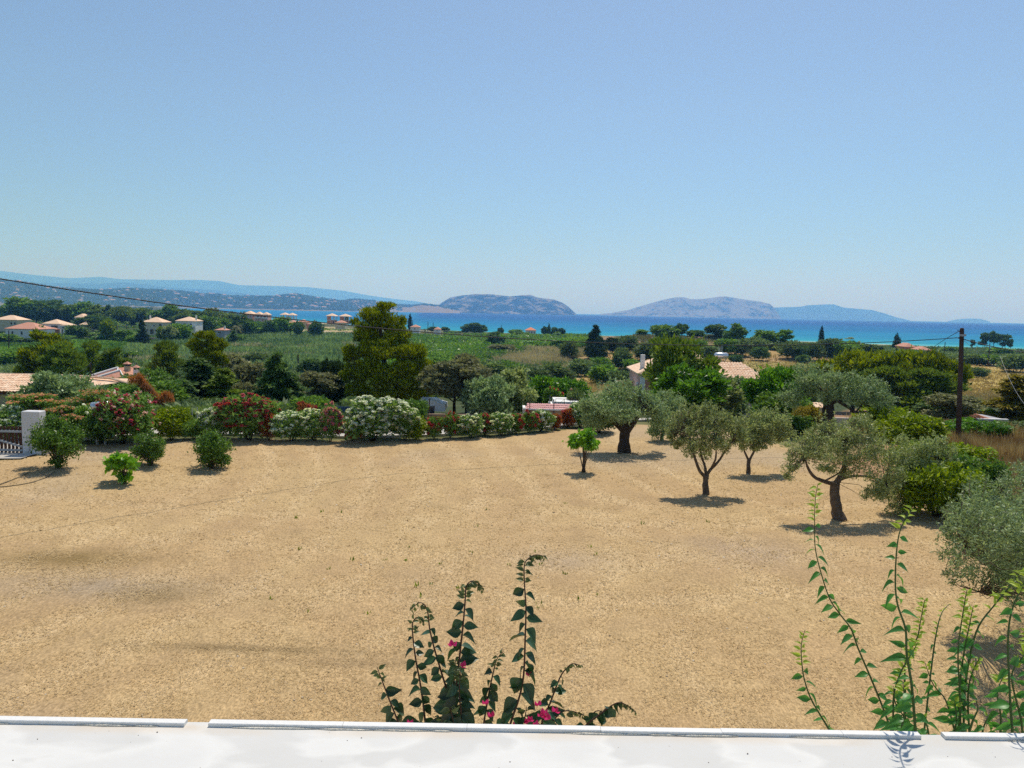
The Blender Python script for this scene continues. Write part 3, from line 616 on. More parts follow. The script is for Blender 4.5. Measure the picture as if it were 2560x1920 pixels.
e_ = leafy('lemon_tree', 'fig', 1458, 1180, 1066, 1424, 1506, 1500, .24, .10, 'little tree with long drooping leaves on one thin straight trunk', 'young tree', 8, .47, 35, up=-.9)
MB().tube([(0, 0, -.05), (.02, 0, .5), (0, 0, 1.0), (.02, 0, 1.35)], [.055, .045, .04, .03], 8).obj('trunk', BARK, e_, True)
# ------------------------------------------------------------ the flowering hedge
HG = 'oleander hedge along the far edge of the field'
def ole(px, top, wpx, base, fl, n, label, mat='oleander', Y=None, deep=.7, lod='n', group=HG, name='oleander_bush', kind='bush'):
    return plant(name, kind, lod, mat, px, top, wpx, Y, base, label, 'flowering bush', group, fl, n, deep=deep)
ole(308, 990, 165, 1108, [('magenta', .7), ('palepink', .3)], 900, 'large crimson and pink oleander behind the two dark green shrubs')
ole(430, 1022, 88, 1100, [('yellow', 1)], 60, 'yellowish green bush between the crimson oleander and the low cream one', 'yg', name='privet_bush')
ole(485, 1052, 56, 1098, [('yellow', 1)], 260, 'low cream flowered bush at the wire fence')
ole(545, 1018, 78, 1097, [('white', 1)], 800, 'white oleander leaning against the tallest crimson one', lod='n')
ole(622, 993, 122, 1100, [('magenta', .75), ('red', .25)], 1100, 'tallest crimson oleander in the hedge, dark at its foot')
ole(672, 1036, 60, 1100, [('red', .7), ('peach', .3)], 320, 'sparse coral red oleander squeezed between crimson and white bushes', 'redleaf')
ole(728, 1032, 86, 1102, [('white', 1)], 900, 'white oleander with creamy flowers next to the coral red one')
ole(785, 1030, 82, 1102, [('white', 1)], 900, 'white oleander touching the pale pink oleander')
ole(762, 1010, 40, None, [('red', 1)], 260, 'small dark red tuft rising behind the wide white oleanders', 'redleaf', Y=42)
ole(826, 1018, 58, 1104, [('pink', .8), ('palepink', .2)], 700, 'pale pink oleander sloping down between two white ones')
ole(880, 1045, 46, 1102, [('white', 1)], 60, 'leafy bronze bush at the foot of the biggest white oleander', 'redleaf')
ole(932, 1001, 140, 1102, [('white', 1)], 2200, 'biggest white oleander of the hedge, a full dome of flowers')
ole(1012, 1022, 74, 1100, [('white', 1)], 800, 'white oleander half hidden by its larger white neighbour')
ole(1040, 1044, 62, 1100, [('yellow', 1)], 220, 'bronze green bush with yellow tips beside the first red oleander', 'yg')
ole(1085, 1044, 46, 1098, [('red', 1)], 420, 'first small red oleander after the yellow tipped bush')
ole(1126, 1036, 46, 1096, [('red', .8), ('magenta', .2)], 460, 'taller red oleander beside the ragged white one')
ole(1176, 1040, 70, 1095, [('white', 1)], 620, 'ragged white oleander between red bushes')
ole(1212, 1036, 40, 1088, [('red', 1)], 380, 'red oleander wedged between the two ragged white ones')
ole(1252, 1036, 62, 1089, [('white', 1)], 620, 'round white oleander touching the cluster of red ones')
ole(1290, 1036, 38, 1084, [('red', 1)], 260, 'thin red oleander just after the round white one')
ole(1322, 1034, 40, 1082, [('red', .8), ('magenta', .2)], 420, 'dense deep red oleander before the slim white one')
ole(1352, 1028, 52, 1078, [('white', 1)], 520, 'slim white oleander in front of the pink roofed shed')
ole(1386, 1036, 36, 1074, [('red', 1)], 200, 'sparse rusty red oleander in front of the shed wall', 'redleaf')
ole(1418, 1024, 42, 1070, [('red', 1)], 280, 'rusty red oleander beside the last white one', 'redleaf')
ole(1450, 1008, 74, 1068, [('white', 1)], 620, 'last white oleander, next to the broad old olive tree')
ole(22, 1022, 90, None, [('white', 1)], 900, 'white oleander billowing over the top of the wooden gate', Y=36.5)
ole(205, 1018, 120, None, [('white', 1)], 300, 'dark bush with scattered white flowers behind the gate pillar', Y=38, mat='green')
ole(255, 1040, 90, 1108, [('orange', 1)], 14, 'dark bush with two orange trumpet flowers', mat='green', name='trumpet_bush')
ole(1500, 1010, 90, None, None, 0, 'dark bush in the shade behind the broad old olive tree', mat='dark', Y=43, name='shade_bush')
# ------------------------------------------------------------ trees behind the hedge
def T(name, kind, lod, mat, px, top, w_, Y, label, cat='tree', group=None, **k): return plant(name, kind, lod, mat, px, top, w_, Y, None, label, cat, group, **k)
BT = 'trees behind the flowering hedge'
hero('pine_tree', 'pine', 960, None, [([(965, 1050, 0), (962, 980, 0), (958, 880, 0), (945, 790, 0)], [.35, .28, .2, .06]), ([(960, 930, 0), (910, 890, -.5), (885, 870, -.8)], [.12, .08, .04]), ([(960, 900, 0), (1010, 870, .2), (1035, 860, .3)], [.12, .08, .04])],
     [(925, 785, 42, 26, 0), (965, 800, 44, 30, .4), (985, 835, 44, 30, .3), (915, 830, 40, 30, -.3), (880, 880, 30, 20, -.4), (945, 870, 60, 34, -.8), (1010, 880, 50, 34, 0), (900, 925, 46, 34, -.3), (1040, 920, 40, 34, .2), (960, 935, 62, 40, -1.2), (1010, 950, 50, 34, -.6),
      (1055, 965, 28, 26, 0), (900, 970, 36, 26, -.5), (950, 985, 60, 26, -.8), (1030, 990, 46, 22, -.4), (880, 980, 22, 14, -1), (995, 805, 26, 22, .6), (1045, 885, 24, 18, .4), (890, 805, 16, 14, 0), (875, 895, 18, 14, -.2), (1070, 940, 20, 20, 0), (1060, 1000, 24, 18, .3), (868, 935, 20, 16, -.2), (940, 850, 30, 24, .8), (930, 910, 30, 24, -1.4), (1000, 915, 30, 20, -1), (965, 765, 24, 14, .2), (1020, 915, 26, 20, -.8), (915, 870, 26, 20, -1)],
     52000, .30, .075, 'very large yellow-green pine rising above the sea line', 'pine tree', BT, BARKD, up=.9, out=.6, seed=41, inner=.5, fuzz=.1, kw=dict(base=(lambda p: np.array([p[0], p[1], H(p[0], p[1])]))(at(962, 1040, 60))))
hero('pine_tree', 'pine', 520, None, [([(520, 1050, 0), (518, 960, 0), (518, 850, 0)], [.3, .2, .06])],
     [(515, 838, 32, 16, 0), (540, 862, 30, 18, .2), (492, 862, 28, 18, 0), (515, 885, 46, 20, -.4), (548, 900, 24, 16, .2), (488, 905, 24, 16, -.2), (520, 925, 34, 18, -.6)],
     16000, .30, .06, 'tall pine with flat layered crown, second largest behind the hedge', 'pine tree', BT, BARKD, up=.9, out=.6, seed=43, inner=.5, fuzz=.1, kw=dict(base=(lambda p: np.array([p[0], p[1], H(p[0], p[1])]))(at(520, 1040, 66))))
T('pine_tree', 'pine', 'n', 'pined', 412, 858, 84, 92, 'bushy pine just before the layered pine', group=BT)
T('pine_tree', 'pine', 'n', 'pine', 112, 833, 105, 98, 'yellow-green pine with the street lamp in front of it', group=BT)
T('pine_tree', 'pine', 'n', 'pined', 165, 862, 85, 95, 'lower dark pine touching the pine by the street lamp', group=BT)
T('pine_tree', 'pine', 'n', 'pined', 226, 856, 60, 112, 'narrow pine behind the terracotta house with two chimneys', group=BT)
T('pine_tree', 'pine', 'n', 'pined', 280, 874, 74, 108, 'rounded pine behind the chimneys of the terracotta house', group=BT)
T('cedar_tree', 'conifer', 'n', 'dark', 692, 886, 110, 56, 'pointed dark green cedar behind the crimson oleander', 'conifer', BT)
T('cedar_tree', 'conifer', 'n', 'dark', 725, 930, 80, 57, 'shorter second cedar growing against the pointed one', 'conifer', BT)
T('cedar_tree', 'conifer', 'n', 'pined', 560, 925, 110, 60, 'spreading dark conifer below the layered pine', 'conifer', BT)
T('cedar_tree', 'conifer', 'n', 'dark', 490, 900, 150, 62, 'broad dark conifer filling the space under the layered pine', 'conifer', BT)
T('cedar_tree', 'conifer', 'n', 'dark', 455, 950, 90, 58, 'low dark conifer behind the yellowish green bush', 'conifer', BT)
T('scrub_tree', 'tree', 'n', 'grey', 625, 912, 110, 72, 'grey-green leafy tree between layered pine and pointed cedar', group=BT)
T('scrub_tree', 'ragged', 'n', 'grey', 585, 890, 100, 80, 'pale grey tree top behind the layered pine', group=BT)
T('scrub_tree', 'tree', 'n', 'cyp', 842, 905, 66, 66, 'narrow almost black tree beside the very large pine', group=BT)
T('scrub_tree', 'ragged', 'n', 'grey', 795, 932, 90, 64, 'thin grey twiggy tree between cedars and almost black tree', group=BT)
T('scrub_tree', 'bush', 'n', 'green', 785, 994, 86, 47, 'low bright bush behind the pale pink oleander', 'bush', BT)
T('scrub_tree', 'bush', 'n', 'green', 1034, 1002, 58, 47, 'rounded green bush in front of the caravan', 'bush', BT)
T('bare_tree', 'ragged', 'n', 'grey', 1138, 900, 130, 56, 'bare looking grey-brown tree behind the caravan', group=BT)
T('bare_tree', 'ragged', 'n', 'grey', 1168, 890, 110, 72, 'second grey-brown twiggy tree behind the bare looking one', group=BT)
T('olive_tree', 'tree', 'n', 'oliveg', 1235, 945, 96, 49, 'olive tree rising directly from the brown boundary wall', 'olive tree', 'olive trees beyond the mown field')
T('olive_tree', 'tree', 'n', 'olive', 1285, 925, 100, 56, 'olive tree behind the one rising from the boundary wall', 'olive tree', 'olive trees beyond the mown field')
T('olive_tree', 'bush', 'n', 'oliveg', 1190, 955, 60, 54, 'low olive between bare tree and wall olive', 'olive tree', 'olive trees beyond the mown field')
T('shrub', 'bush', 'n', 'bright', 1362, 944, 80, 75, 'bright green glossy bush above the pink shed roof', 'bush')
T('shrub', 'bush', 'n', 'bright', 1418, 950, 84, 73, 'second glossy green bush, nearer the pink house', 'bush')
ole(1383, 972, 44, None, [('red', 1)], 300, 'small round bush with rust red flowers behind the pink shed roof', Y=60, group=None, mat='green')
ole(1440, 975, 60, None, [('palepink', 1)], 90, 'grey bush with a few pale pink flowers above the white terrace', Y=58, group=None, mat='scrub')
# right of the field
T('walnut_tree', 'tree', 'n', 'pined', 1706, 852, 140, 58, 'large olive-brown leafed tree in front of the pink house roof')
T('mulberry_tree', 'tree', 'n', 'bright', 1730, 922, 150, 50, 'bright green tree below the large olive-brown one')
T('mulberry_tree', 'tree', 'n', 'bright', 1696, 945, 90, 53, 'bright green lower tree against the front wall of the pink house')
T('mulberry_tree', 'tree', 'n', 'bright', 1936, 922, 120, 51, 'bright green tree with pointed top beside the roof corner')
T('mulberry_tree', 'tree', 'n', 'green', 1955, 985, 120, 47, 'lower green tree below the pointed bright one')
T('olive_tree', 'tree', 'n', 'oliveg', 1826, 946, 96, 57, 'grey olive tree covering the middle of the pink house front', 'olive tree', 'olive trees beyond the mown field')
T('olive_tree', 'tree', 'n', 'olive', 1800, 950, 90, 54, 'lower olive tree between the two bright green trees', 'olive tree', 'olive trees beyond the mown field')
T('olive_tree', 'tree', 'n', 'oliveg', 1995, 925, 80, 62, 'olive tree behind the ancient gnarled one', 'olive tree', 'olive trees beyond the mown field')
T('golden_shrub', 'bush', 'n', 'gold', 2022, 1018, 62, 44.5, 'golden yellow bush at the field corner', 'bush')
T('green_shrub', 'bush', 'n', 'green', 1985, 1040, 90, 44, 'leafy green bush next to the golden yellow bush', 'bush')
T('dome_shrub', 'bush', 'n', 'yg', 2232, 1022, 120, 43.5, 'yellow-green dome shaped bush, the taller of two', 'bush', 'two clipped looking dome bushes')
T('dome_shrub', 'bush', 'n', 'yg', 2290, 1040, 130, 38.5, 'yellow-green dome shaped bush, the lower and broader of two', 'bush', 'two clipped looking dome bushes')
UPG = 'flat topped umbrella pines'
T('umbrella_pine', 'umbrella', 'n', 'pine', 2140, 882, 170, 92, 'flat topped pine furthest from the wooden pole', 'pine tree', UPG, deep=.9)
T('umbrella_pine', 'umbrella', 'n', 'pine', 2235, 884, 170, 90, 'flat topped pine in the middle of its row', 'pine tree', UPG, deep=.9)
T('umbrella_pine', 'umbrella', 'n', 'pine', 2330, 886, 150, 86, 'flat topped pine beside the wooden pole', 'pine tree', UPG, deep=.9)
T('pine_tree', 'pine', 'n', 'pined', 2300, 925, 150, 80, 'round dark pine under the flat topped one by the pole', 'pine tree')
T('pine_tree', 'pine', 'n', 'pined', 2220, 920, 150, 82, 'shaded dark pine under the middle flat topped one', 'pine tree')
T('grey_shrub', 'ragged', 'n', 'grey', 2380, 988, 110, 52, 'thin grey-green shrub just behind the wooden pole', 'bush')
T('grey_shrub', 'ragged', 'n', 'scrub', 2345, 1000, 80, 55, 'thin dark shrub beside the two dome bushes', 'bush')
T('green_thicket', 'mass', 'n', 'bright', 2440, 1052, 150, 43, 'low bright green thicket behind the wooden pole', 'thicket', deep=.6)
T('green_thicket', 'mass', 'n', 'yg', 2345, 1112, 190, 32, 'yellow-green thicket between drooping olive and dry grass', 'thicket', deep=.8)
T('green_thicket', 'mass', 'n', 'green', 2425, 1148, 150, 28, 'darker thicket sloping toward the dry grass', 'thicket', deep=.8)
T('green_thicket', 'mass', 'n', 'yg', 2350, 1165, 170, 26, 'light green thicket tucked under the drooping olive', 'thicket')
T('grey_shrub', 'bush', 'n', 'scrub', 2540, 1055, 90, 46, 'dull grey-green round shrub by the grey wall', 'bush')
T('bronze_conifer', 'conifer', 'n', 'brownc', 2545, 942, 160, 60, 'bronze green conifer with spiky level branches', 'conifer')
# left side
T('olive_tree', 'tree', 'n', 'oliveg', 112, 935, 120, 42, 'grey olive tree in front of the tan house', 'olive tree', 'olive trees beyond the mown field')
T('olive_tree', 'tree', 'n', 'oliveg', 178, 942, 130, 44, 'grey olive tree between tan house and utility poles', 'olive tree', 'olive trees beyond the mown field')
T('green_shrub', 'bush', 'n', 'green', 285, 948, 90, 62, 'round grey-green bush hiding the white wall of the terracotta house', 'bush')
T('green_shrub', 'bush', 'n', 'green', 330, 962, 110, 50, 'dark green bush behind the large crimson and pink oleander', 'bush')
T('green_shrub', 'bush', 'n', 'green', 400, 955, 100, 56, 'mid green bush under the dead palm', 'bush')
T('green_shrub', 'mass', 'n', 'green', 370, 930, 110, 74, 'leafy green bush behind the dead palm', 'bush')
T('green_shrub', 'bush', 'n', 'green', 215, 975, 110, 44, 'dark green bush around the silver water tank', 'bush')
def mimosa(px, top, w_, Y, label, seed):
    t = at(px, top, Y); b = np.array([t[0], t[1], float(H(t[0], t[1]))]); rng = np.random.default_rng(seed); e = empty('silk_tree', b, label=uniq(label), cat='flowering tree')
    wd = w_/FPX*Y; h = t[2]-b[2]; cl = []; mb = MB(); mb.tube([(0, 0, -.1), (.1, 0, h*.35), (0, .1, h*.55)], [.12, .1, .07], 7)
    for i in range(13):
        a = i*2.4; r = wd*.5*math.sqrt((i+.5)/13); z = h*(.93-.38*(r/wd*2)**2-.12*rng.random()); c = (math.cos(a)*r, math.sin(a)*r*.7, z); cl.append(c+(wd*.17, wd*.17, .16)); mb.tube([(0, .05, h*.5), (c[0]*.5, c[1]*.5, h*.66), c], [.05, .03, .01], 5)
    mb.obj('trunk', BARK, e, True)
    q = clumpleaves(cl, 9000, .16, .045, rng, up=0, out=.6, inner=.2, fuzz=.3, flat=1.2); link('crown', leafmesh('crown', q, LM['green'], rng), e)
    top_ = [(c[0], c[1], c[2]+.1, c[3]*.9, c[4]*.9, .07) for c in cl[:]]; q = clumpleaves(top_, 800, .01, .01, rng, inner=.8); q = q[q.mean(1)[:, 2] > h*.5]
    link('blossoms', leafmesh('blossoms', starflowers(q, .06, rng), FL['peach'], rng), e)
mimosa(85, 968, 130, 37.5, 'silk tree covered in salmon blossoms above the gate pillar', 5)
mimosa(238, 966, 150, 40.5, 'wider silk tree with fewer salmon blossoms over the water tank', 6)
mimosa(150, 1005, 90, 35.8, 'small silk tree with salmon blossoms just behind the wide green shrub', 7)
# dead palm
t = at(375, 944, 49); b_ = np.array([t[0], t[1], float(H(t[0], t[1]))]); e = empty('dead_palm', b_, label=uniq('dead rusty brown palm with hanging fronds behind the hedge'), cat='palm')
h = t[2]-b_[2]; mb = MB(); mb.tube([(.5, 0, -.1), (.45, 0, h*.4), (0, 0, h*.7), (-.7, 0, h*.95)], [.18, .15, .13, .1], 8).obj('trunk', BARK, e, True)
rng = np.random.default_rng(9); cl = []
for i in range(14):
    f = i/13; cx = .5-1.25*f; cz = h*(.35+.62*f); cl.append((cx, 0, cz, .16, .2, .2))
cl += [(1.0, 0, h*.52, .38, .3, .06), (1.35, 0, h*.44, .15, .2, .15), (-1.2, 0, h*.92, .3, .2, .05), (.75, 0, h*.3, .2, .2, .4)]
link('fronds', leafmesh('fronds', clumpleaves(cl, 2600, .7, .03, rng, up=-1.2, out=.5, inner=.2, fuzz=.3), LM['rusty'], rng), e)
# ------------------------------------------------------------ valley: far trees and scrub
def far(kind, mat, px, top, w_, base=None, Y=None, label='', cat='tree', group=None, lod='f', name=None, **k):
    return plant(name or {'bush': 'scrub_bush', 'pine': 'pine_tree', 'cypress': 'cypress_tree', 'tree': 'valley_tree', 'conifer': 'conifer_tree', 'ragged': 'ragged_tree', 'umbrella': 'umbrella_pine', 'mass': 'thicket'}[kind], kind, lod, mat, px, top, w_, Y, base, label, cat, group, parts=(kind in ('tree', 'ragged', 'pine')), **k)
BELT = 'tree belt behind the valley villas'
belt = [(45, 747, 92, 'tree', 'green', 'tallest rounded tree of the belt, behind the cream villa'), (108, 752, 60, 'tree', 'dark', 'dark tree next to the tallest rounded one'), (88, 754, 40, 'pine', 'pined', 'pine tip between the two big rounded belt trees'),
 (140, 765, 42, 'tree', 'dark', 'dark tree behind the white villa with two roofs'), (165, 768, 36, 'conifer', 'cyp', 'pointed dark tree left behind the pink villa'), (186, 762, 44, 'tree', 'pined', 'olive green tree above the pink villa'),
 (212, 757, 52, 'tree', 'green', 'feathery green tree behind the pink villa'), (222, 772, 30, 'cypress', 'cyp', 'narrow dark cypress in the belt'), (240, 763, 48, 'ragged', 'pined', 'light brownish green tree beyond the small tan house'), (228, 790, 56, 'pine', 'dark', 'dark pine in front of the pink villa'),
 (262, 792, 40, 'tree', 'dark', 'dark round tree before the oleander garden'), (283, 772, 46, 'pine', 'pined', 'pine in the middle of the belt'), (305, 768, 50, 'umbrella', 'pined', 'spreading pine on the sky side of the belt'), (328, 780, 34, 'tree', 'cyp', 'dark tree left of the cream villa with arches'),
 (345, 772, 56, 'umbrella', 'pined', 'spreading pine directly behind the chimney of the cream villa'), (272, 765, 30, 'conifer', 'dark', 'small pointed tree by the white hill house'), (402, 775, 50, 'tree', 'green', 'green tree behind the cream villa with arches'), (425, 764, 36, 'tree', 'green', 'tall tree between the cream and the white villa'),
 (450, 775, 46, 'tree', 'pined', 'dark green tree behind the white villa roof'), (392, 800, 30, 'tree', 'dark', 'dark tree between the cream and the white villa'), (480, 778, 56, 'umbrella', 'pined', 'spreading pine beside the white villa'), (505, 790, 46, 'tree', 'green', 'mid green tree right of the white villa'),
 (530, 773, 52, 'umbrella', 'pined', 'highest spreading pine near the bay'), (545, 795, 46, 'tree', 'green', 'green tree above the low dark roofed house'), (572, 785, 50, 'tree', 'pined', 'tree standing under the domed seaside roofs'), (600, 790, 46, 'tree', 'dark', 'dark tree before the first seaside house'),
 (15, 770, 50, 'tree', 'green', 'green tree at the edge above the cream villa'), (520, 812, 40, 'tree', 'green', 'light tree at the end of the villa road'), (470, 805, 50, 'ragged', 'olive', 'loose greyish tree in front of the white villa'), (620, 800, 34, 'bush', 'dark', 'dark shrub left of the two roofed seaside house'),
 (640, 805, 44, 'bush', 'green', 'green shrub below the seaside house'), (675, 803, 30, 'bush', 'dark', 'small dark shrub by the low terracotta roofs'), (790, 806, 30, 'bush', 'dark', 'dark shrub in front of the long brick roof'), (745, 806, 22, 'bush', 'dark', 'round shrub beside the low brick roof'),
 (705, 795, 40, 'bush', 'green', 'green shrub beneath the twin columned roofs'), (590, 808, 40, 'bush', 'green', 'green shrub row behind the reed bed'), (560, 812, 50, 'mass', 'green', 'low green shrub row at the reed bed edge')]
for px, top, w_, kd, mt, lb in belt:
    if px < 530 and kd in ('tree', 'pine', 'umbrella'): w_ = w_*1.15
    far(kd, mt, px, top, w_, Y=560 if top < 790 else 430, label=lb, group=BELT, lod='m' if w_ > 40 else 'f')
near_l = [(14, 836, 50, 'bush', 'green'), (150, 838, 50, 'bush', 'green'), (75, 846, 40, 'bush', 'dark'), (40, 843, 30, 'bush', 'green'), (110, 846, 50, 'bush', 'green'), (150, 843, 46, 'bush', 'dark'), (190, 815, 46, 'bush', 'dark'), (260, 840, 50, 'bush', 'bright'),
          (335, 838, 36, 'bush', 'green'), (445, 812, 50, 'bush', 'green'), (425, 815, 34, 'ragged', 'olive'), (585, 828, 30, 'conifer', 'dark'), (590, 835, 40, 'bush', 'green'), (310, 825, 40, 'tree', 'green'), (355, 803, 28, 'conifer', 'cyp'), (405, 818, 24, 'bush', 'yg'), (268, 802, 30, 'bush', 'yg')]
for i, (px, top, w_, kd, mt) in enumerate(near_l):
    far(kd, mt, px, top, w_, Y=[330, 320, 300][i % 3] if px > 100 else 300, label=['dark', 'rounded', 'leafy', 'low', 'small', 'broad', 'bushy', 'spreading', 'compact', 'squat', 'loose', 'dense', 'shaded', 'sunlit', 'narrow', 'trimmed', 'yellowish'][i]+' '+{'bush': 'garden bush', 'ragged': 'thin garden tree', 'conifer': 'pointed garden tree', 'tree': 'garden tree'}[kd]+' beside '+
        ('the red roofed white villa' if px < 120 else 'the white villa with two roofs' if px < 200 else 'the pink oleander garden' if px < 320 else 'the cream villa' if px < 420 else 'the white villa by the road'), group='garden plants round the valley villas', cat='bush' if kd == 'bush' else 'tree', lod='m')
GO = 'oleanders in the villa gardens'
for px, top, w_, c_ in [(180, 826, 26, 'palepink'), (196, 828, 18, 'white'), (210, 826, 16, 'palepink'), (232, 832, 26, 'white'), (252, 832, 24, 'white'), (290, 832, 20, 'white'), (318, 829, 26, 'white'), (92, 815, 30, 'white')]:
    far('bush', 'oleander', px, top, w_, Y=335, label=('pale pink' if c_ != 'white' else 'white')+' oleander flowering in the garden row beyond the green meadow', group=GO, cat='flowering bush', lod='f', flowers=[(c_, 1)], fl_n=200)
# valley floor shrubs seen one by one: px, top, base, width, kind, leaf, label
vs_ = [(1422, 856, 896, 38, 'bush', 'scrub', 'round dark shrub alone at the edge of the dry reeds'), (1237, 830, 864, 42, 'pine', 'dark', 'single dark tree crossed by the power cable in the green scrub'), (1455, 900, 942, 60, 'bush', 'scrub', 'broad dusky shrub above the yellow grass gap'),
 (1552, 870, 908, 30, 'bush', 'scrub', 'small shrub on the tan slope next to the tall dark conifer'), (1545, 848, 874, 30, 'bush', 'dark', 'dark shrub just right behind the tall conifer'), (1530, 846, 884, 40, 'tree', 'cyp', 'shaded tree touching the tall dark conifer'),
 (1575, 842, 876, 44, 'bush', 'scrub', 'grey shrub on the brown mound near the conifer'), (1622, 860, 905, 60, 'bush', 'scrub', 'leafy shrub behind the pink house chimney'), (1650, 845, 880, 46, 'bush', 'scrub', 'shrub on the mound above the pink house'),
 (1665, 814, 852, 62, 'tree', 'green', 'widest round tree on the mound against the sea'), (1703, 810, 842, 30, 'tree', 'dark', 'dark upright tree beside the widest round one'), (1738, 826, 845, 40, 'bush', 'dark', 'low dark bush on the mound crest'), (1604, 824, 838, 24, 'bush', 'green', 'tiny bush on the crest before the sea'),
 (1790, 812, 846, 46, 'tree', 'dark', 'dark crested tree on the mound beyond the water heater'), (1838, 811, 858, 46, 'tree', 'green', 'tall rounded tree touching the sea line past the mound'), (1846, 850, 890, 56, 'bush', 'scrub', 'large shrub under the tall rounded tree'), (1812, 848, 888, 50, 'bush', 'green', 'green shrub behind the solar water heater'),
 (1770, 866, 895, 46, 'bush', 'scrub', 'greyish shrub left of the solar water heater'), (1750, 852, 880, 44, 'bush', 'green', 'mid green shrub near the house roof peak'), (1892, 845, 880, 46, 'bush', 'scrub', 'shrub between tall rounded tree and dry slope'), (1898, 869, 902, 38, 'bush', 'dark', 'dark round shrub on the dry grass slope'),
 (1918, 827, 862, 50, 'tree', 'green', 'round green tree by the sea before the pale tree'), (1956, 825, 864, 36, 'ragged', 'green', 'pale airy tree with visible thin trunk by the sea'), (1838, 888, 908, 30, 'bush', 'dark', 'small dark shrub right above the roof ridge'),
 (1975, 858, 898, 46, 'bush', 'scrub', 'shrub in the dark row left of the cypress'), (2000, 862, 900, 40, 'bush', 'dark', 'dark shrub in the row left of the cypress'), (2040, 860, 902, 36, 'bush', 'scrub', 'shrub directly under the cypress'), (2008, 888, 908, 30, 'bush', 'dark', 'small low shrub on the tan strip'),
 (2075, 848, 890, 60, 'bush', 'scrub', 'shrub in the scrub right of the first cypress'), (2120, 855, 895, 60, 'bush', 'green', 'green shrub in the scrub past the cypress'), (2165, 862, 895, 50, 'bush', 'scrub', 'olive toned shrub above the umbrella pines'), (2125, 843, 856, 22, 'ragged', 'olive', 'pale small tree in the coastal scrub'),
 (2200, 868, 894, 24, 'pine', 'cyp', 'small black pine above the umbrella pines'), (2228, 876, 900, 50, 'bush', 'scrub', 'shrub before the far terracotta roof'), (2270, 875, 900, 44, 'bush', 'green', 'shrub under the far terracotta roof'), (2360, 885, 912, 40, 'bush', 'scrub', 'shrub immediately left of the pole in the grass'),
 (2420, 885, 912, 46, 'bush', 'scrub', 'shrub just behind the pole wire'), (2470, 888, 915, 60, 'bush', 'green', 'leafy shrub by the dry meadow'), (2535, 888, 930, 70, 'bush', 'scrub', 'big dark shrub at the meadow edge'), (2445, 920, 945, 38, 'bush', 'scrub', 'lone shrub in the middle of the yellow meadow'), (2415, 935, 948, 24, 'bush', 'brownc', 'low brownish shrub beside the lone meadow shrub'),
 (2500, 870, 892, 50, 'bush', 'green', 'green shrub row below the seaside pines'), (2380, 868, 886, 50, 'bush', 'green', 'green shrub right under the wire of the pole'),
 (1380, 912, 960, 70, 'bush', 'scrub', 'grey green shrub at the foot of the dry reed bed'), (1340, 925, 965, 60, 'bush', 'scrub', 'shrub between dry reeds and the glossy bushes'), (1510, 915, 962, 66, 'bush', 'green', 'green shrub above the big olive crown'), (1555, 930, 975, 60, 'bush', 'scrub', 'shrub by the pink balcony'), (1415, 925, 960, 40, 'bush', 'scrub', 'small grey shrub beside the yellow gap'),
 (1500, 895, 930, 50, 'bush', 'green', 'lighter green shrub above the yellow gap'), (1555, 880, 925, 44, 'bush', 'scrub', 'dark shrub left of the pink house chimney'), (1580, 900, 930, 40, 'bush', 'green', 'shrub leaning toward the pink house eave'), (1270, 905, 950, 70, 'bush', 'green', 'thick green shrub behind the wall olives'), (1215, 905, 955, 80, 'bush', 'scrub', 'thick dull shrub behind the twiggy trees'),
 (1255, 862, 880, 60, 'bush', 'grey', 'brownish shrub patch below the cable'), (1400, 848, 866, 60, 'bush', 'bright', 'bright shrub strip before the dry reeds'), (1340, 850, 866, 60, 'bush', 'bright', 'bright green shrub strip in the scrub'), (1445, 858, 870, 30, 'bush', 'green', 'small green shrub left of the tall conifer'),
 (1100, 895, 935, 90, 'bush', 'green', 'green thicket to the right of the very large pine'), (1060, 880, 925, 60, 'bush', 'green', 'green shrub peeking out beside the very large pine'), (1120, 870, 890, 70, 'bush', 'bright', 'bright scrub clump beyond the very large pine'), (640, 885, 920, 60, 'bush', 'scrub', 'dull shrub at the reed bed foot near the cedar'),
 (775, 900, 938, 50, 'bush', 'dark', 'dark shrub next to the lone utility pole'), (800, 905, 935, 30, 'conifer', 'cyp', 'small pointed shrub beside the lone utility pole'), (320, 880, 905, 60, 'bush', 'green', 'shrub below the pale reeds'), (20, 880, 915, 70, 'bush', 'green', 'bush beyond the roof of the tan house'), (75, 868, 890, 40, 'bush', 'dark', 'dark bush near the street lamp pine')]
for px, top, base, w_, kd, mt, lb in vs_:
    far(kd, mt, px, top, w_, base=base, label=lb, cat='bush' if kd == 'bush' else 'tree', group='shrubs scattered over the valley', lod='m')
far('conifer', 'cyp', 1486, 815, 44, base=897, label='tall irregular dark conifer standing out against the sea', lod='n', cat='conifer', name='dark_conifer')
far('cypress', 'cyp', 1490, 842, 46, base=898, label='dark lower half crown joined to the tall irregular conifer', lod='m', cat='conifer', name='dark_conifer')
far('cypress', 'cyp', 2052, 818, 12, base=866, label='slim cypress against the sea', lod='m', cat='cypress', group='lone cypresses')
far('cypress', 'cyp', 2240, 838, 18, base=883, label='thicker cypress beside the far terracotta roof', lod='m', cat='cypress', group='lone cypresses')
far('cypress', 'cyp', 1025, 787, 9, base=826, label='thin cypress beside the very large pine', lod='m', cat='cypress', group='lone cypresses')
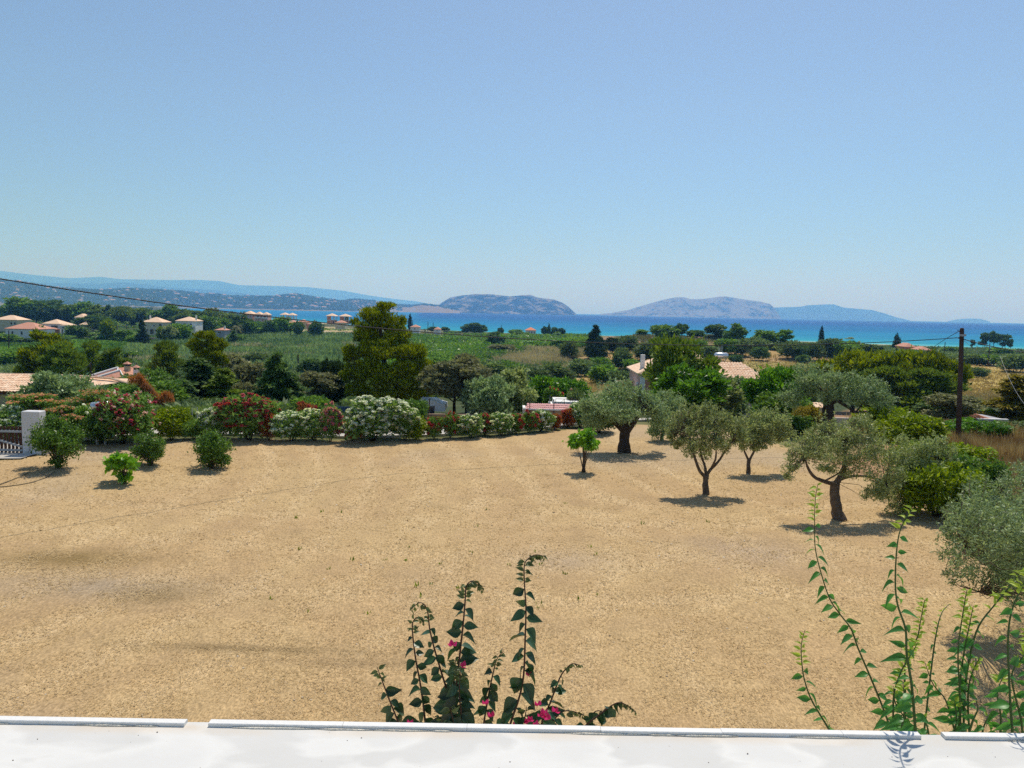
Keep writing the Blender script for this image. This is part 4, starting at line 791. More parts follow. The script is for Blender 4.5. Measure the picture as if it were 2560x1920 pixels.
# the grove of trunks at the sea
for px, top, w_, lb in [(2464, 833, 22, 'first small trunked tree on the shore'), (2487, 830, 24, 'tallest small trunked tree on the shore'), (2508, 837, 28, 'broad small trunked tree on the shore'), (2528, 848, 14, 'lowest small trunked tree on the shore'), (2432, 850, 10, 'thin bare tree on the shore near the pole')]:
    far('ragged', 'dark', px, top, w_, Y=480, label=lb, group='small trees along the beach', lod='m')
for px, top, w_, kd, lb in [(1166, 812, 26, 'tree', 'first of the three seaside trees left of the red roofed house'), (1186, 808, 30, 'tree', 'middle and tallest of the three seaside trees'), (1206, 813, 22, 'tree', 'last of the three seaside trees'), (1253, 820, 14, 'tree', 'single round seaside tree under a thin mast'), (1290, 824, 30, 'bush', 'low bush left of the red roofed beach house'),
    (1363, 817, 16, 'tree', 'small tree right of the red roofed beach house'), (1373, 811, 8, 'cypress', 'slender tree right of the red roofed beach house'), (1386, 819, 18, 'tree', 'round tree at the end of the beach house hedge'), (1402, 821, 20, 'tree', 'light tree at the end of the beach house hedge'), (1110, 818, 22, 'ragged', 'dark tree between the low coastal roofs'), (1080, 817, 20, 'ragged', 'palm like tree beside the low coastal roofs'), (1130, 828, 40, 'bush', 'green bush before the coastal roofs'), (866, 790, 10, 'ragged', 'tiny tree by the unfinished houses')]:
    far(kd, 'dark' if kd != 'bush' else 'green', px, top, w_, Y=560 if px > 1000 else 700, label=lb, group='trees round the beach houses', lod='m')
far('mass', 'green', 1310, 830, 90, Y=545, label='long clipped hedge in front of the beach house', cat='hedge', lod='m', deep=.25, name='hedge')
far('mass', 'green', 1392, 830, 70, Y=548, label='long hedge running on past the beach house', cat='hedge', lod='m', deep=.25, name='hedge')
# palms
def palm(px, top, w_, Y, label, nf=26, mat='green', trunk=True):
    t = at(px, top, Y); b = np.array([t[0], t[1], float(H(t[0], t[1]))]); h = t[2]-b[2]; r = w_/FPX*Y/2; rng = np.random.default_rng(int(px)); e = empty('palm_tree', b, label=uniq(label), cat='palm')
    mb = MB(); mb.tube([(0, 0, -.1), (0, 0, h*.5), (0, 0, h-r*.55)], [r*.14, r*.10, r*.10], 7).obj('trunk', BARK, e, True); Q = []
    for i in range(nf):
        a = i*2.4; el = .95-.1*(i % 13); d = np.array([math.cos(a), math.sin(a), 0]); p0 = np.array([0, 0, h-r*.55])
        for s in range(7):
            f0, f1 = s/7, (s+1)/7; P = lambda f: p0+d*r*f*max(.3, math.cos(el*.6))+np.array([0, 0, r*(el*f-.75*f*f)])
            a0, a1 = P(f0), P(f1); sd_ = np.cross(d, [0, 0, 1])*r*.13*(1-f0*.6)+0
            for sg in (-1, 1):
                for q in (0, .5):
                    m0 = a0*(1-q)+a1*q; Q.append([m0, m0+(a1-a0)*.28, m0+sd_*sg*1.3+(a1-a0)*.9+np.array([0, 0, -r*.05]), m0+sd_*sg*.7+(a1-a0)*.3])
    link('fronds', leafmesh('fronds', np.array(Q), LM[mat], rng), e)
palm(2462, 1000, 110, 62, 'green palm with arching fronds behind the grey wall', 34, 'bright')
palm(591, 808, 34, 400, 'dry feathery palm at the edge of the reed bed', 26, 'grey'); palm(316, 800, 20, 400, 'palm between oleander garden and cream villa', 22, 'green'); palm(292, 800, 22, 400, 'palm with thick crown above the white oleanders', 22, 'green'); palm(436, 820, 18, 370, 'small palm beside the arched cream villa', 20, 'green'); palm(1062, 819, 16, 560, 'small palm by the low coastal roofs', 20, 'dark')
# ------------------------------------------------------------ uncountable cover: reeds, scrub, grasses, straw
def scatter(name, poly, n, w_, h, mat, label, seed, lean=.35, tri=3, px_gap=None, jit=.5, nmask=None, sink=.05, psc=.11):
    rng = np.random.default_rng(seed); xs = [p[0] for p in poly]; ys = [p[1] for p in poly]; out = []
    while sum(len(o) for o in out) < n:
        px = rng.uniform(min(xs), max(xs), n*2); py = rng.uniform(min(ys), max(ys), n*2); k_ = inpoly(px, py, poly); out.append(np.stack([px[k_], py[k_]], 1))
    pp = np.concatenate(out)[:n]; P = ground(pp[:, 0], pp[:, 1]); P = P[(P[:, 2] > -11.2)]
    if nmask is not None: P = P[vnoise(P[:, 0]*nmask[0]+seed, P[:, 1]*nmask[0], 3) > nmask[1]]
    n = len(P); dist = P[:, 1]; pn = vnoise(P[:, 0]*psc+seed*3, P[:, 1]*psc*.6, 3); tn = []
    V = []
    for t in range(tri):
        a = rng.random(n)*6.283; s = np.stack([np.cos(a), np.sin(a), np.zeros(n)], 1); hh = h*(.55+.6*rng.random(n))*(.35+1.3*pn); ww = w_*(.6+.8*rng.random(n))
        o = P+rng.normal(size=(n, 3))*np.array([jit, jit, 0]); o[:, 2] -= sink*h; ln = rng.normal(size=(n, 3))*lean; ln[:, 2] = 0
        top = o+np.stack([ln[:, 0]*hh, ln[:, 1]*hh, hh], 1)
        V.append(np.stack([o-s*ww[:, None]*.5, o+s*ww[:, None]*.5, o*.45+top*.55+s*ww[:, None]*.42, top-s*ww[:, None]*.1], 1))
        tn.append(np.clip(pn*1.5-.45+.55*(rng.random(n)-.25), 0, 1))
    q = np.concatenate(V); return link(name, leafmesh(name, q, LM[mat], rng, np.concatenate(tn)), kind='stuff', label=label)
scatter('reeds', [(330, 868), (560, 836), (900, 836), (910, 935), (560, 935), (300, 915)], 30000, 1.0, 1.9, 'reed', 'dense grey-green reed bed filling the valley', 1, tri=2, jit=.8)
scatter('reed_plumes', [(330, 880), (470, 865), (900, 860), (905, 890), (560, 905), (470, 935), (320, 912)], 11000, .5, 1.9, 'plume', 'pale seed plumes standing over the reed bed', 2, tri=1, nmask=(.05, .5))
scatter('green_reeds', [(0, 852), (560, 846), (520, 866), (330, 872), (0, 905)], 9000, 1.0, 1.0, 'green', 'fresh green reeds in the wet meadow', 3, tri=2)
scatter('dry_reeds', [(1180, 905), (1300, 870), (1480, 868), (1500, 905), (1440, 925), (1250, 935)], 12000, .3, 1.3, 'plume', 'dry tan reeds mixed with green ones', 4, tri=2, nmask=(.09, .4))
scatter('green_scrub', [(905, 838), (1480, 838), (1480, 868), (1290, 872), (1200, 915), (1060, 940), (905, 930)], 22000, 1.7, 2.0, 'green', 'green scrub covering the valley floor', 5, tri=3, jit=1., nmask=(.035, .42), lean=.6)
scatter('bright_scrub', [(905, 843), (1440, 845), (1420, 862), (1200, 890), (905, 920)], 8000, 1.5, 2.0, 'bright', 'bright green bramble patches on the valley floor', 6, tri=3, jit=1., nmask=(.05, .56), lean=.6)
scatter('grey_scrub', [(905, 850), (1300, 850), (1500, 940), (1300, 1000), (1000, 1000), (905, 950)], 9000, .9, 1.5, 'scrub', 'grey-green scrub between the valley trees', 7, tri=3, jit=.8, nmask=(.07, .5), lean=.6)
scatter('coastal_scrub', [(1880, 862), (2560, 878), (2560, 915), (2330, 905), (2000, 888)], 14000, 1.7, 2.0, 'scrub', 'green coastal scrub along the right shore', 8, tri=3, jit=1.2, nmask=(.04, .36), lean=.6)
scatter('left_scrub', [(0, 800), (640, 812), (900, 825), (900, 842), (560, 842), (0, 868)], 9000, 1.4, .8, 'green', 'mixed undergrowth around the valley villas', 9, tri=3, jit=1.5, nmask=(.03, .42), lean=.6)
scatter('understory', [(0, 900), (380, 900), (900, 940), (1100, 960), (1330, 975), (1100, 980), (930, 985), (900, 1060), (400, 1060), (0, 1010)], 22000, .75, .9, 'scrub', 'dense undergrowth below the trees behind the hedge', 10, tri=3, jit=.6, lean=.6, nmask=(.08, .3))
scatter('brown_brush', [(1540, 838), (1760, 838), (1870, 850), (1870, 872), (1700, 882), (1530, 880)], 6000, .8, .9, 'grey', 'brown thorny brush on the mound', 11, tri=3, jit=.8, lean=.6, nmask=(.08, .45))
scatter('dry_grass', [(1480, 870), (2330, 905), (2560, 905), (2560, 1000), (2300, 1000), (1980, 975), (1700, 950), (1530, 975), (1440, 990)], 18000, .30, .6, 'dry', 'dry yellow grass on the slopes toward the sea', 12, tri=2, jit=.6)
scatter('tall_dry_grass', [(2335, 1120), (2420, 1085), (2560, 1095), (2700, 1120), (2700, 1300), (2560, 1290), (2500, 1240)], 15000, .035, .8, 'dryred', 'tall reddish dry grass behind the wooden pole', 13, tri=3, jit=.2, lean=.18, psc=1.2)
scatter('tall_dry_grass', [(2120, 1050), (2340, 1060), (2420, 1090), (2340, 1120), (2150, 1080)], 3500, .05, .7, 'dryred', 'dry grass strip behind the dome bushes', 14, tri=3, jit=.2)
scatter('dry_grass', [(1320, 1000), (1440, 985), (1440, 1012), (1320, 1015)], 1800, .09, .6, 'dry', 'dry grass behind the pink roofed shed', 15, tri=2, jit=.2)
# straw litter on the mown field, blade by blade
rng = np.random.default_rng(77)
def fieldpts(n, p=1.0):
    px = rng.uniform(-150, 2700, n*2); py = 1095+(1900-1095)*rng.random(n*2)**p; k_ = inpoly(px, py, FIELD); return ground(px[k_][:n], py[k_][:n], 90, 60)
P = fieldpts(230000); dn = vnoise(P[:, 0]*.7+4, P[:, 1]*.7, 4); trk = tracks(P[:, 0], P[:, 1]); P = P[dn*.35+trk*.16 > -.06+.42*rng.random(len(P))]; P[:, 2] += .012; n = len(P)
az = rng.random(n)*6.283; L = .03+.075*rng.random(n)**2; L *= np.clip(P[:, 1]/16, .8, 2.0); el = rng.normal(size=n)*.30
a = np.stack([np.cos(az)*np.cos(el), np.sin(az)*np.cos(el), np.abs(np.sin(el))], 1)*L[:, None]; s = np.stack([-np.sin(az), np.cos(az), rng.normal(size=n)*.3], 1)*(.0038*np.clip(P[:, 1]/15, .8, 2.2))[:, None]
LM['straw'] = leafmat('straw', (.37, .25, .115), (.74, .56, .30), .15, .8, .15, .0)
link('straw_litter', leafmesh('straw_litter', np.stack([P-a*.5-s, P-a*.5+s, P+a*.5+s, P+a*.5-s], 1), LM['straw'], rng, rng.random(n)**1.3), kind='stuff', label='cut straw and dry grass stalks littering the field')
# clods and pebbles
P = fieldpts(9000, 1.2); n = len(P); oct_ = np.array([(1, 0, 0), (0, 1, 0), (-1, 0, 0), (0, -1, 0), (0, 0, .7), (0, 0, -.3)]); fo = np.array([(0, 1, 4), (1, 2, 4), (2, 3, 4), (3, 0, 4)])
r = (.007+.022*rng.random(n)**4)*np.clip(P[:, 1]/16, .8, 1.6); V = P[:, None, :]+oct_[None]*r[:, None, None]*(.7+.6*rng.random((n, 6, 1))); Ff = (fo[None]+np.arange(n)[:, None, None]*6).reshape(-1, 3)
k = N('clod'); a_ = k.n('Attribute', attribute_name='tint'); CL = k.surf(k.ramp(a_.outputs['Fac'], [(0, (.22, .14, .08)), (.55, (.38, .27, .16)), (.9, (.55, .48, .38))]), .95, .1)
link('pebbles', mesh('pebbles', V.reshape(-1, 3), Ff, CL, False, {'tint': ('FACE', 'FLOAT', np.repeat(rng.random(n), 4))}), kind='stuff', label='small stones and clods scattered over the field')
# weeds left standing
scatter('weeds', [(780, 1240), (1300, 1230), (2000, 1300), (1700, 1500), (1000, 1560), (500, 1500)], 34, .04, .12, 'yg', 'few green weed tufts left in the field', 17, tri=4, jit=.04)
# ------------------------------------------------------------ woods and houses on the far hills
def onhill(HP, n, seed, lo=4, jmin=6, jmax=40):
    rng = np.random.default_rng(seed); nd, nu = HP.shape[:2]; j = rng.uniform(jmin, jmax, n); i = rng.uniform(0, nu-2, n); J = j.astype(int); I_ = i.astype(int); fj = (j-J)[:, None]; fi = (i-I_)[:, None]
    p = (HP[J, I_]*(1-fi)+HP[J, I_+1]*fi)*(1-fj)+(HP[J+1, I_]*(1-fi)+HP[J+1, I_+1]*fi)*fj; return p[p[:, 2] > SEA+lo], rng
def blobs(name, P, r, rng, mat, label, zs=1.):
    n = len(P); R_ = r*(.6+.8*rng.random(n)); V = P[:, None, :]+np.array([(1, 0, 0), (0, 1, 0), (-1, 0, 0), (0, -1, 0), (0, 0, 1.1), (0, 0, -.6)])[None]*R_[:, None, None]*np.array([1, 1, zs])*(.75+.5*rng.random((n, 6, 1)))
    Ff = (np.array([(0, 1, 4), (1, 2, 4), (2, 3, 4), (3, 0, 4)])[None]+np.arange(n)[:, None, None]*6).reshape(-1, 3)
    return link(name, mesh(name, V.reshape(-1, 3), Ff, mat, False, {'tint': ('FACE', 'FLOAT', np.repeat(rng.random(n), 4))}), kind='stuff', label=label)
k = N('far_wood'); a_ = k.n('Attribute', attribute_name='tint'); FW = k.surf(k.ramp(a_.outputs['Fac'], [(0, (.012, .028, .012)), (.7, (.03, .055, .02)), (1, (.06, .085, .03))]), .95, .05)
P, rng = onhill(HL, 26000, 5, 3, 2, 36); blobs('woods', P, 9, rng, FW, 'dark woods covering the built-up hill across the bay')
P, rng = onhill(HL2, 2600, 6, 3, 3, 26); P = P[vnoise(P[:, 0]*.006, P[:, 1]*.006, 3) > .5]; blobs('woods', P, 7, rng, FW, 'scrub on the dry headland')
# plain between valley and hills
rng = np.random.default_rng(8); px = rng.uniform(-100, 640, 9000); py = rng.uniform(768, 800, 9000); P = ground(px, py); P = P[P[:, 2] > -11.3]; P = P[vnoise(P[:, 0]*.006, P[:, 1]*.006, 3) > .42]; blobs('woods', P, 6, rng, FW, 'orchards and woods on the coastal plain', 1.)
HM = [plain('white_render', (.74, .73, .70), .8, .2, .05), plain('terracotta_roof', (.50, .32, .23), .85, .2, .1)]
def hillhouse_mesh(v):
    b = MB(); w_, d, h = [(14, 10, 5), (11, 9, 6), (18, 10, 5), (12, 12, 7)][v]
    b.box(-w_/2, w_/2, -d/2, d/2, -2, h); nb = len(b.f)
    if v != 1: b.add([(-w_/2-.6, -d/2-.6, h+.02), (w_/2+.6, -d/2-.6, h+.02), (w_/2+.6, d/2+.6, h+.02), (-w_/2-.6, d/2+.6, h+.02), (-w_*.22, 0, h+2.6), (w_*.22, 0, h+2.6)], [(0, 1, 5, 4), (1, 2, 5), (2, 3, 4, 5), (3, 0, 4), (0, 3, 2, 1)])
    b.box(-w_*.3, -w_*.2, -d/2-.05, -d/2-.02, 1, 2.6)
    return mesh('hillside_house', b.v, b.f, HM, False, None, [0]*nb+[1]*5+[0]*6 if v != 1 else None)
HHM = [hillhouse_mesh(v) for v in range(4)]
P, rng = onhill(HL, 420, 12, 3, 3, 30); px, py = proj(P); P = P[(px > -60) & (px < 850)][:150]; px, py = proj(P)
for i, p in enumerate(P):
    o = link('hillside_house', HHM[i % 4], None, None, cat='house', group='white and terracotta houses dotted over the far hill', label='small '+['terracotta roofed', 'flat roofed white', 'long terracotta roofed', 'tall terracotta roofed'][i % 4]+' house among the woods of the far hill')
    o.location = (p[0], p[1], p[2]+3); o.rotation_euler = (0, 0, rng.random()*1.5-.7); s_ = .8+.7*rng.random(); o.scale = (s_*1.3, s_, s_*1.1)

# two birds high over the bay
bm = MB().add([(0, -.09, 0), (.018, 0, .012), (-.018, 0, .012), (0, .08, 0), (0, 0, -.015), (.15, .015, .055), (.09, -.03, .035), (-.15, .015, .055), (-.09, -.03, .035), (.012, .11, 0), (-.012, .11, 0)], [(0, 1, 2), (1, 3, 2), (0, 4, 1), (0, 2, 4), (1, 4, 3), (2, 3, 4), (1, 5, 6), (2, 8, 7), (3, 9, 10)]).me('bird', WIREB := plain('dark_feathers', (.03, .03, .035), .8, .2))
for (px, py, s_), lb in (((682, 296, 1.1), 'tiny dark bird, lower of two, high over the bay'), ((795, 286, .9), 'tiny dark bird, upper of two, high over the bay')):
    o = link('bird', bm, None, None, label=lb, cat='bird', group='birds in the sky'); q = at(px, py, 70); o.location = tuple(q); o.scale = (s_,)*3; o.rotation_euler = (.2, .3, .6)
# ------------------------------------------------------------ building materials
PM = {'white': HM[0], 'terra': HM[1]}
for nm, c in (('cream', (.62, .55, .38)), ('tan', (.50, .42, .27)), ('pink', (.62, .40, .34)), ('salmon', (.52, .24, .16)), ('grey', (.34, .34, .36)), ('brownwall', (.36, .25, .17)), ('concrete', (.52, .49, .45)),
              ('peachtile', (.72, .46, .30)), ('paleredtile', (.58, .31, .22)), ('glass', (.03, .04, .05)), ('darkwood', (.085, .035, .02)), ('greypaint', (.40, .41, .42)), ('brick', (.42, .20, .14)), ('pinktile', (.60, .33, .31)), ('whitetrim', (.80, .79, .76)), ('rust', (.11, .06, .05))):
    PM[nm] = plain(nm+'_surface', c, .85 if nm != 'glass' else .15, .25 if nm != 'glass' else .6, .07, 1.5, .2)
PM['metal'] = plain('galvanised_metal', (.62, .66, .70), .28, .5, .05, 2, .05, .7)
def tilemat(name, c1, c2, c3):
    k = N(name); v = k.noise(k.scale(k.obj(), 3, 3, 3), 1, 3, .8); f = k.noise(k.obj(), 14, 4, .7)
    return k.surf(k.mix(1.0, k.ramp(v, [(.35, c1), (.5, c2), (.65, c3)]), k.ramp(f, [(.3, .8), (.7, 1.15)]), 'MULTIPLY'), .85, .2)
TILE = tilemat('peach_clay_tiles', (.66, .40, .26), (.80, .55, .37), (.88, .70, .52)); TILER = tilemat('red_clay_tiles', (.46, .19, .12), (.58, .28, .19), (.66, .38, .28))
def tiles(name, A, B, Dn, mat, parent, poly=None, cw=.30, rl=.42, amp=.085):
    """barrel tiles on a slope: A ridge start, B ridge end (both along the ridge), Dn vector down the slope; poly in (u,v) clips the sheet"""
    A, B, Dn = (np.array(v, float) for v in (A, B, Dn)); U_ = B-A; Lu = np.linalg.norm(U_); Lv = np.linalg.norm(Dn); nrm = np.cross(Dn, U_); nrm /= np.linalg.norm(nrm); nrm *= np.sign(nrm[2])
    nc = max(2, int(Lu/cw)); nr_ = max(2, int(Lv/rl)); V = []; Fs = []
    for c in range(nc):
        for r in range(nr_):
            uc = (c+.5)/nc; vc = (r+.5)/nr_
            if poly and not inpoly(np.array([uc]), np.array([vc]), poly)[0]: continue
            b = len(V); j = rnd.uniform(-.008, .008)
            for vv, lift in ((r/nr_-.01, .0), ((r+1)/nr_+.01, .035)):
                for q in range(5):
                    uu = (c+q/4)/nc; h = amp*math.sin(q/4*math.pi)+lift+j+.02; V.append(A+U_*uu+Dn*vv+nrm*h)
            Fs += [(b+q, b+q+1, b+q+6, b+q+5) for q in range(4)]; Fs.append((b+5, b+6, b+7, b+8, b+9))
    return link(name, mesh(name, V, Fs, mat), parent, kind='stuff')
def ridgecap(b, P, r=.09): b.tube(P, r, 6)
def windows(par, spec, frame, glass, name='window'):
    """spec rows: (centre x, z0, z1, width, y of wall, axis 'y'|'x', sign)"""
    for (c, z0, z1, w_, wy, ax, sg) in spec:
        f = MB(); g = MB(); t = .12*sg; w2 = w_/2
        for (a0, a1, b0, b1) in ((c-w2, c+w2, z1-.12, z1), (c-w2, c+w2, z0, z0+.12), (c-w2, c-w2+.12, z0+.12, z1-.12), (c+w2-.12, c+w2, z0+.12, z1-.12)):
            y0, y1 = sorted((wy, wy+t)); f.box(a0, a1, y0, y1, b0, b1) if ax == 'y' else f.box(y0, y1, a0, a1, b0, b1)
        y0, y1 = sorted((wy+.01*sg, wy+.05*sg)); g.box(c-w2+.12, c+w2-.12, y0, y1, z0+.12, z1-.12) if ax == 'y' else g.box(y0, y1, c-w2+.12, c+w2-.12, z0+.12, z1-.12)
        fo = f.obj(name, frame, par); g.obj('pane', glass, fo)
def hip(b, x0, x1, y0, y1, z, h, ov=.6, rr_=None):
    x0 -= ov; x1 += ov; y0 -= ov; y1 += ov; W = x1-x0; D = y1-y0
    if W >= D: r0 = (x0+D/2, (y0+y1)/2, z+h); r1 = (x1-D/2, (y0+y1)/2, z+h); fs = [(4, 5, 9, 8), (5, 6, 9), (6, 7, 8, 9), (7, 4, 8)]
    else: r0 = ((x0+x1)/2, y0+W/2, z+h); r1 = ((x0+x1)/2, y1-W/2, z+h); fs = [(4, 5, 8), (5, 6, 9, 8), (6, 7, 9), (7, 4, 8, 9)]
    b.add([(x0, y0, z), (x1, y0, z), (x1, y1, z), (x0, y1, z), (x0, y0, z+.18), (x1, y0, z+.18), (x1, y1, z+.18), (x0, y1, z+.18), r0, r1], [(0, 3, 2, 1), (0, 1, 5, 4), (1, 2, 6, 5), (2, 3, 7, 6), (3, 0, 4, 7)]+fs); return b
def house(px0, px1, eave, base, Y, depth, rise, wall, roof, label, wins=(), rot=0, chim=None, extra=None, name='villa', cat='house', group='villas in the valley', gb=3, balc=None):
    if px1-px0 > 25: px0 += 3; px1 -= 3
    a = at(px0, eave, Y); c = at(px1, eave, Y); gx = (a[0]+c[0])/2; zb = at((px0+px1)/2, base, Y)[2]; w_ = c[0]-a[0]; h = (a[2]+c[2])/2-zb; zg = zb
    e = empty(name, (gx, Y, zg), rot, label=uniq(label), cat=cat, group=group)
    MB().box(-w_/2, w_/2, 0, depth, -gb, h).obj('wall', wall, e)
    r = hip(MB(), -w_/2, w_/2, 0, depth, h, rise, .35).obj('roof', roof, e)
    if chim: MB().box(chim-.35, chim+.35, depth*.3, depth*.3+.6, h, h+rise+.9).obj('chimney', PM['whitetrim'], r)
    windows(e, [(x*w_, z*h, (z+zh)*h, ww, 0, 'y', -1) for x, z, zh, ww in wins], PM['whitetrim'], PM['glass'])
    if balc:
        x0, x1, z = balc; b = MB(); b.box(x0*w_, x1*w_, -1.6, -.01, z*h-.18, z*h); b.box(x0*w_, x1*w_, -1.6, -1.45, z*h, z*h+.9); b.obj('balcony', PM['whitetrim'], e)
        b = MB(); [b.box(x0*w_+(x1-x0)*w_*t-.13, x0*w_+(x1-x0)*w_*t+.13, -1.55, -1.3, -gb, z*h-.18) for t in (0.03, .5, .97)]; b.obj('column', PM['whitetrim'], e)
    if extra: extra(e, w_, h)
    return e, w_, h
W2 = [(-.3, .55, .25, 1.3), (.0, .55, .25, 1.2), (.3, .55, .25, 1.3)]; W4 = [(-.3, .6, .2, 1.2), (.1, .6, .2, 1.2), (-.25, .12, .25, 1.3), (.2, .1, .28, 1.5)]
house(-20, 46, 800, 815, 400, 11, 2.6, PM['cream'], TILE, 'cream villa with hipped roof cut by the picture edge', [(.25, .2, .5, 1.2), (.4, .2, .5, 1.2)])
house(10, 98, 823, 842, 330, 12, 3.0, PM['white'], TILER, 'low white villa with a broad reddish hipped roof', [(-.28, .25, .5, 1.1), (0, .25, .5, 1.1), (.3, .3, .5, 1.6)])
def lower(e, w_, h): hip(MB(), -w_*.55, w_*.5, -4, -.3, h*.28, 1.0, .2).obj('roof', TILER, e); MB().box(-w_*.5, w_*.45, -3.8, -.02, -3, h*.28).obj('wall', PM['salmon'], e)
house(103, 152, 810, 828, 385, 10, 2.4, PM['white'], TILE, 'white villa with two roofs and a dark covered balcony', [(-.3, .5, .25, 1.2), (.2, .42, .42, 3.6)], extra=lower)
house(152, 170, 814, 826, 383, 7, 1.2, PM['white'], TILE, 'small white annex of the villa with two roofs', [(0, .4, .4, 2.6)], group=None)
house(184, 213, 794, 806, 460, 9, 2.4, PM['pink'], TILE, 'pink villa with peach hipped roof among dark trees', [(.0, .4, .35, 2.4)])
house(200, 218, 812, 826, 420, 7, 1.6, PM['tan'], TILE, 'small tan house half hidden by the dark pine', [(0, .3, .4, 1.2)])
e_, w_, h = house(352, 408, 806, 832, 390, 10, 2.8, PM['cream'], TILE, 'two storey cream villa with white chimney and arched ground floor', W4+[(.42, .55, .35, 1.8)], chim=-2.5)
for i_, x in enumerate((-.02, .34)):
    b = MB(); n_ = 10; r_ = w_*.09; pts = [(x*w_+r_*math.cos(math.pi*q/n_), -.06, h*.22+r_*math.sin(math.pi*q/n_)) for q in range(n_+1)]; b.add([(x*w_+r_, -.06, -.5), (x*w_-r_, -.06, -.5)]+pts[::-1], [tuple(range(n_+3))]); b.add([(x*w_+r_, -.02, -.5), (x*w_-r_, -.02, -.5)], []); b.obj('arch', PM['glass'], e_)
house(436, 490, 803, 828, 395, 10, 2.4, PM['white'], TILE, 'white villa with a blue-white balcony behind a grey tree', W2+[(.35, .1, .3, 1.6)], chim=4.5, balc=(.2, .6, .45))
house(535, 564, 826, 838, 360, 7, 1.2, PM['grey'], TILER, 'low dark walled house with white chimney at the reed bed', [(0, .3, .4, 2)], chim=1.5)
CG = 'houses along the coast'
house(606, 634, 785, 800, 640, 12, 2.6, PM['pink'], TILE, 'wide seaside house with a domed peach roof', W2, group=CG)
house(637, 652, 786, 803, 640, 9, 2.2, PM['pink'], TILE, 'first of two joined tower houses by the bay', [(0, .55, .25, 2)], group=CG, balc=(-.5, .5, .45)); house(654, 670, 787, 803, 640, 9, 2.2, PM['pink'], TILE, 'second of two joined tower houses by the bay', [(0, .55, .25, 2)], group=CG, balc=(-.5, .5, .45))
def unfinished(px0, px1, eave, base, Y, label, roof=TILE, infill=True):
    a = at(px0, eave, Y); c = at(px1, eave, Y); zb = at(px0, base, Y)[2]; w_ = c[0]-a[0]; h = a[2]-zb; e = empty('unfinished_house', ((a[0]+c[0])/2, Y, zb), 0, label=uniq(label), cat='building', group='unfinished buildings by the bay')
    hip(MB(), -w_/2, w_/2, 0, 8, h, 2.0, .8).obj('roof', roof, e)
    for z in (0, h*.5): MB().box(-w_/2, w_/2, 0, 8, z-.3, z-.02).obj('floor_slab', PM['concrete'], e)
    for i in range(3):
        for y in (.2, 7.4): MB().box(-w_/2+i*(w_-.4)/2, -w_/2+i*(w_-.4)/2+.4, y, y+.4, -2, h).obj('column', PM['concrete'], e)
    if infill:
        MB().box(-w_/2+.42, -.25, .3, .5, h*.5, h*.97).obj('brick_panel', PM['brick'], e); MB().box(-w_/2+.42, w_*.2, .3, .5, 0, h*.42).obj('brick_panel', PM['brick'], e); MB().box(-w_/2+.42, w_/2-.42, 7.5, 7.7, 0, h*.42).obj('brick_panel', PM['brick'], e)
unfinished(702, 717, 787, 800, 650, 'open concrete frame with the first of two small hipped roofs', infill=False); unfinished(720, 735, 788, 800, 650, 'open concrete frame with the second of two small hipped roofs', infill=False)
unfinished(817, 837, 790, 809, 560, 'unfinished brick villa nearer the twin columned frames', infill=True); unfinished(849, 872, 791, 809, 560, 'unfinished brick villa close to the very large pine', infill=True)
for a_, b_, ev, bs, wl, lb in [(684, 714, 808, 814, 'salmon', 'first low house with terracotta roof below the columned frames'), (718, 740, 807, 813, 'salmon', 'second low house with terracotta roof below the columned frames'), (765, 800, 811, 818, 'brick', 'long low brick house facing the reed bed'), (742, 768, 805, 811, 'tan', 'flat tan roofed house behind the low ones'), (838, 862, 807, 812, 'cream', 'small house with pointed roof between unfinished villas'), (595, 606, 800, 806, 'salmon', 'tiny orange roofed house before the bay'), (1026, 1048, 818, 826, 'white', 'red roofed white house just past the very large pine'), (1085, 1100, 824, 829, 'white', 'small white house by the coastal palm')]:
    house(a_, b_, ev, bs, 520, 8, 1.8, PM[wl], TILER, lb, [(0, .3, .4, 1.2)], group=CG)
house(1311, 1343, 826, 834, 600, 9, 2.6, PM['white'], plain('orange_roof', (.72, .24, .10), .8, .2, .06), 'white beach house with bright orange roof alone by the sea', [(-.15, .2, .5, 1.0), (.1, .2, .5, 1.2), (.35, .2, .5, 1.0)], group=CG)
house(382, 402, 768, 778, 700, 14, .3, PM['white'], PM['white'], 'pale flat roofed warehouse in front of the bay', [], name='warehouse', cat='building', group=None)
house(2262, 2292, 868, 880, 330, 9, 1.8, PM['salmon'], TILER, 'large terracotta roof beside the thicker cypress', group=CG); house(2300, 2330, 876, 884, 320, 8, 1.6, PM['salmon'], TILER, 'lower terracotta roof nearer the pole', group=CG)
# villa garden walls and the road before them
for a_, b_, t0, b0, mt, lb in [(282, 312, 846, 853, 'whitetrim', 'low white garden wall below the oleander garden'), (344, 352, 842, 852, 'whitetrim', 'white gate posts of the cream villa'), (362, 385, 843, 851, 'pink', 'pink garden wall of the cream villa'), (386, 402, 843, 850, 'cream', 'cream garden wall of the cream villa'), (428, 468, 838, 846, 'cream', 'pale garden wall of the white villa')]:
    q = at(a_, b0, 345); r_ = at(b_, b0, 345); tp = at(a_, t0, 345)[2]; e = MB().box(0, r_[0]-q[0], 0, .3, -1, tp-q[2]).obj('garden_wall', PM[mt], None, label=lb, cat='wall', group='garden walls along the valley road'); e.location = tuple(q)
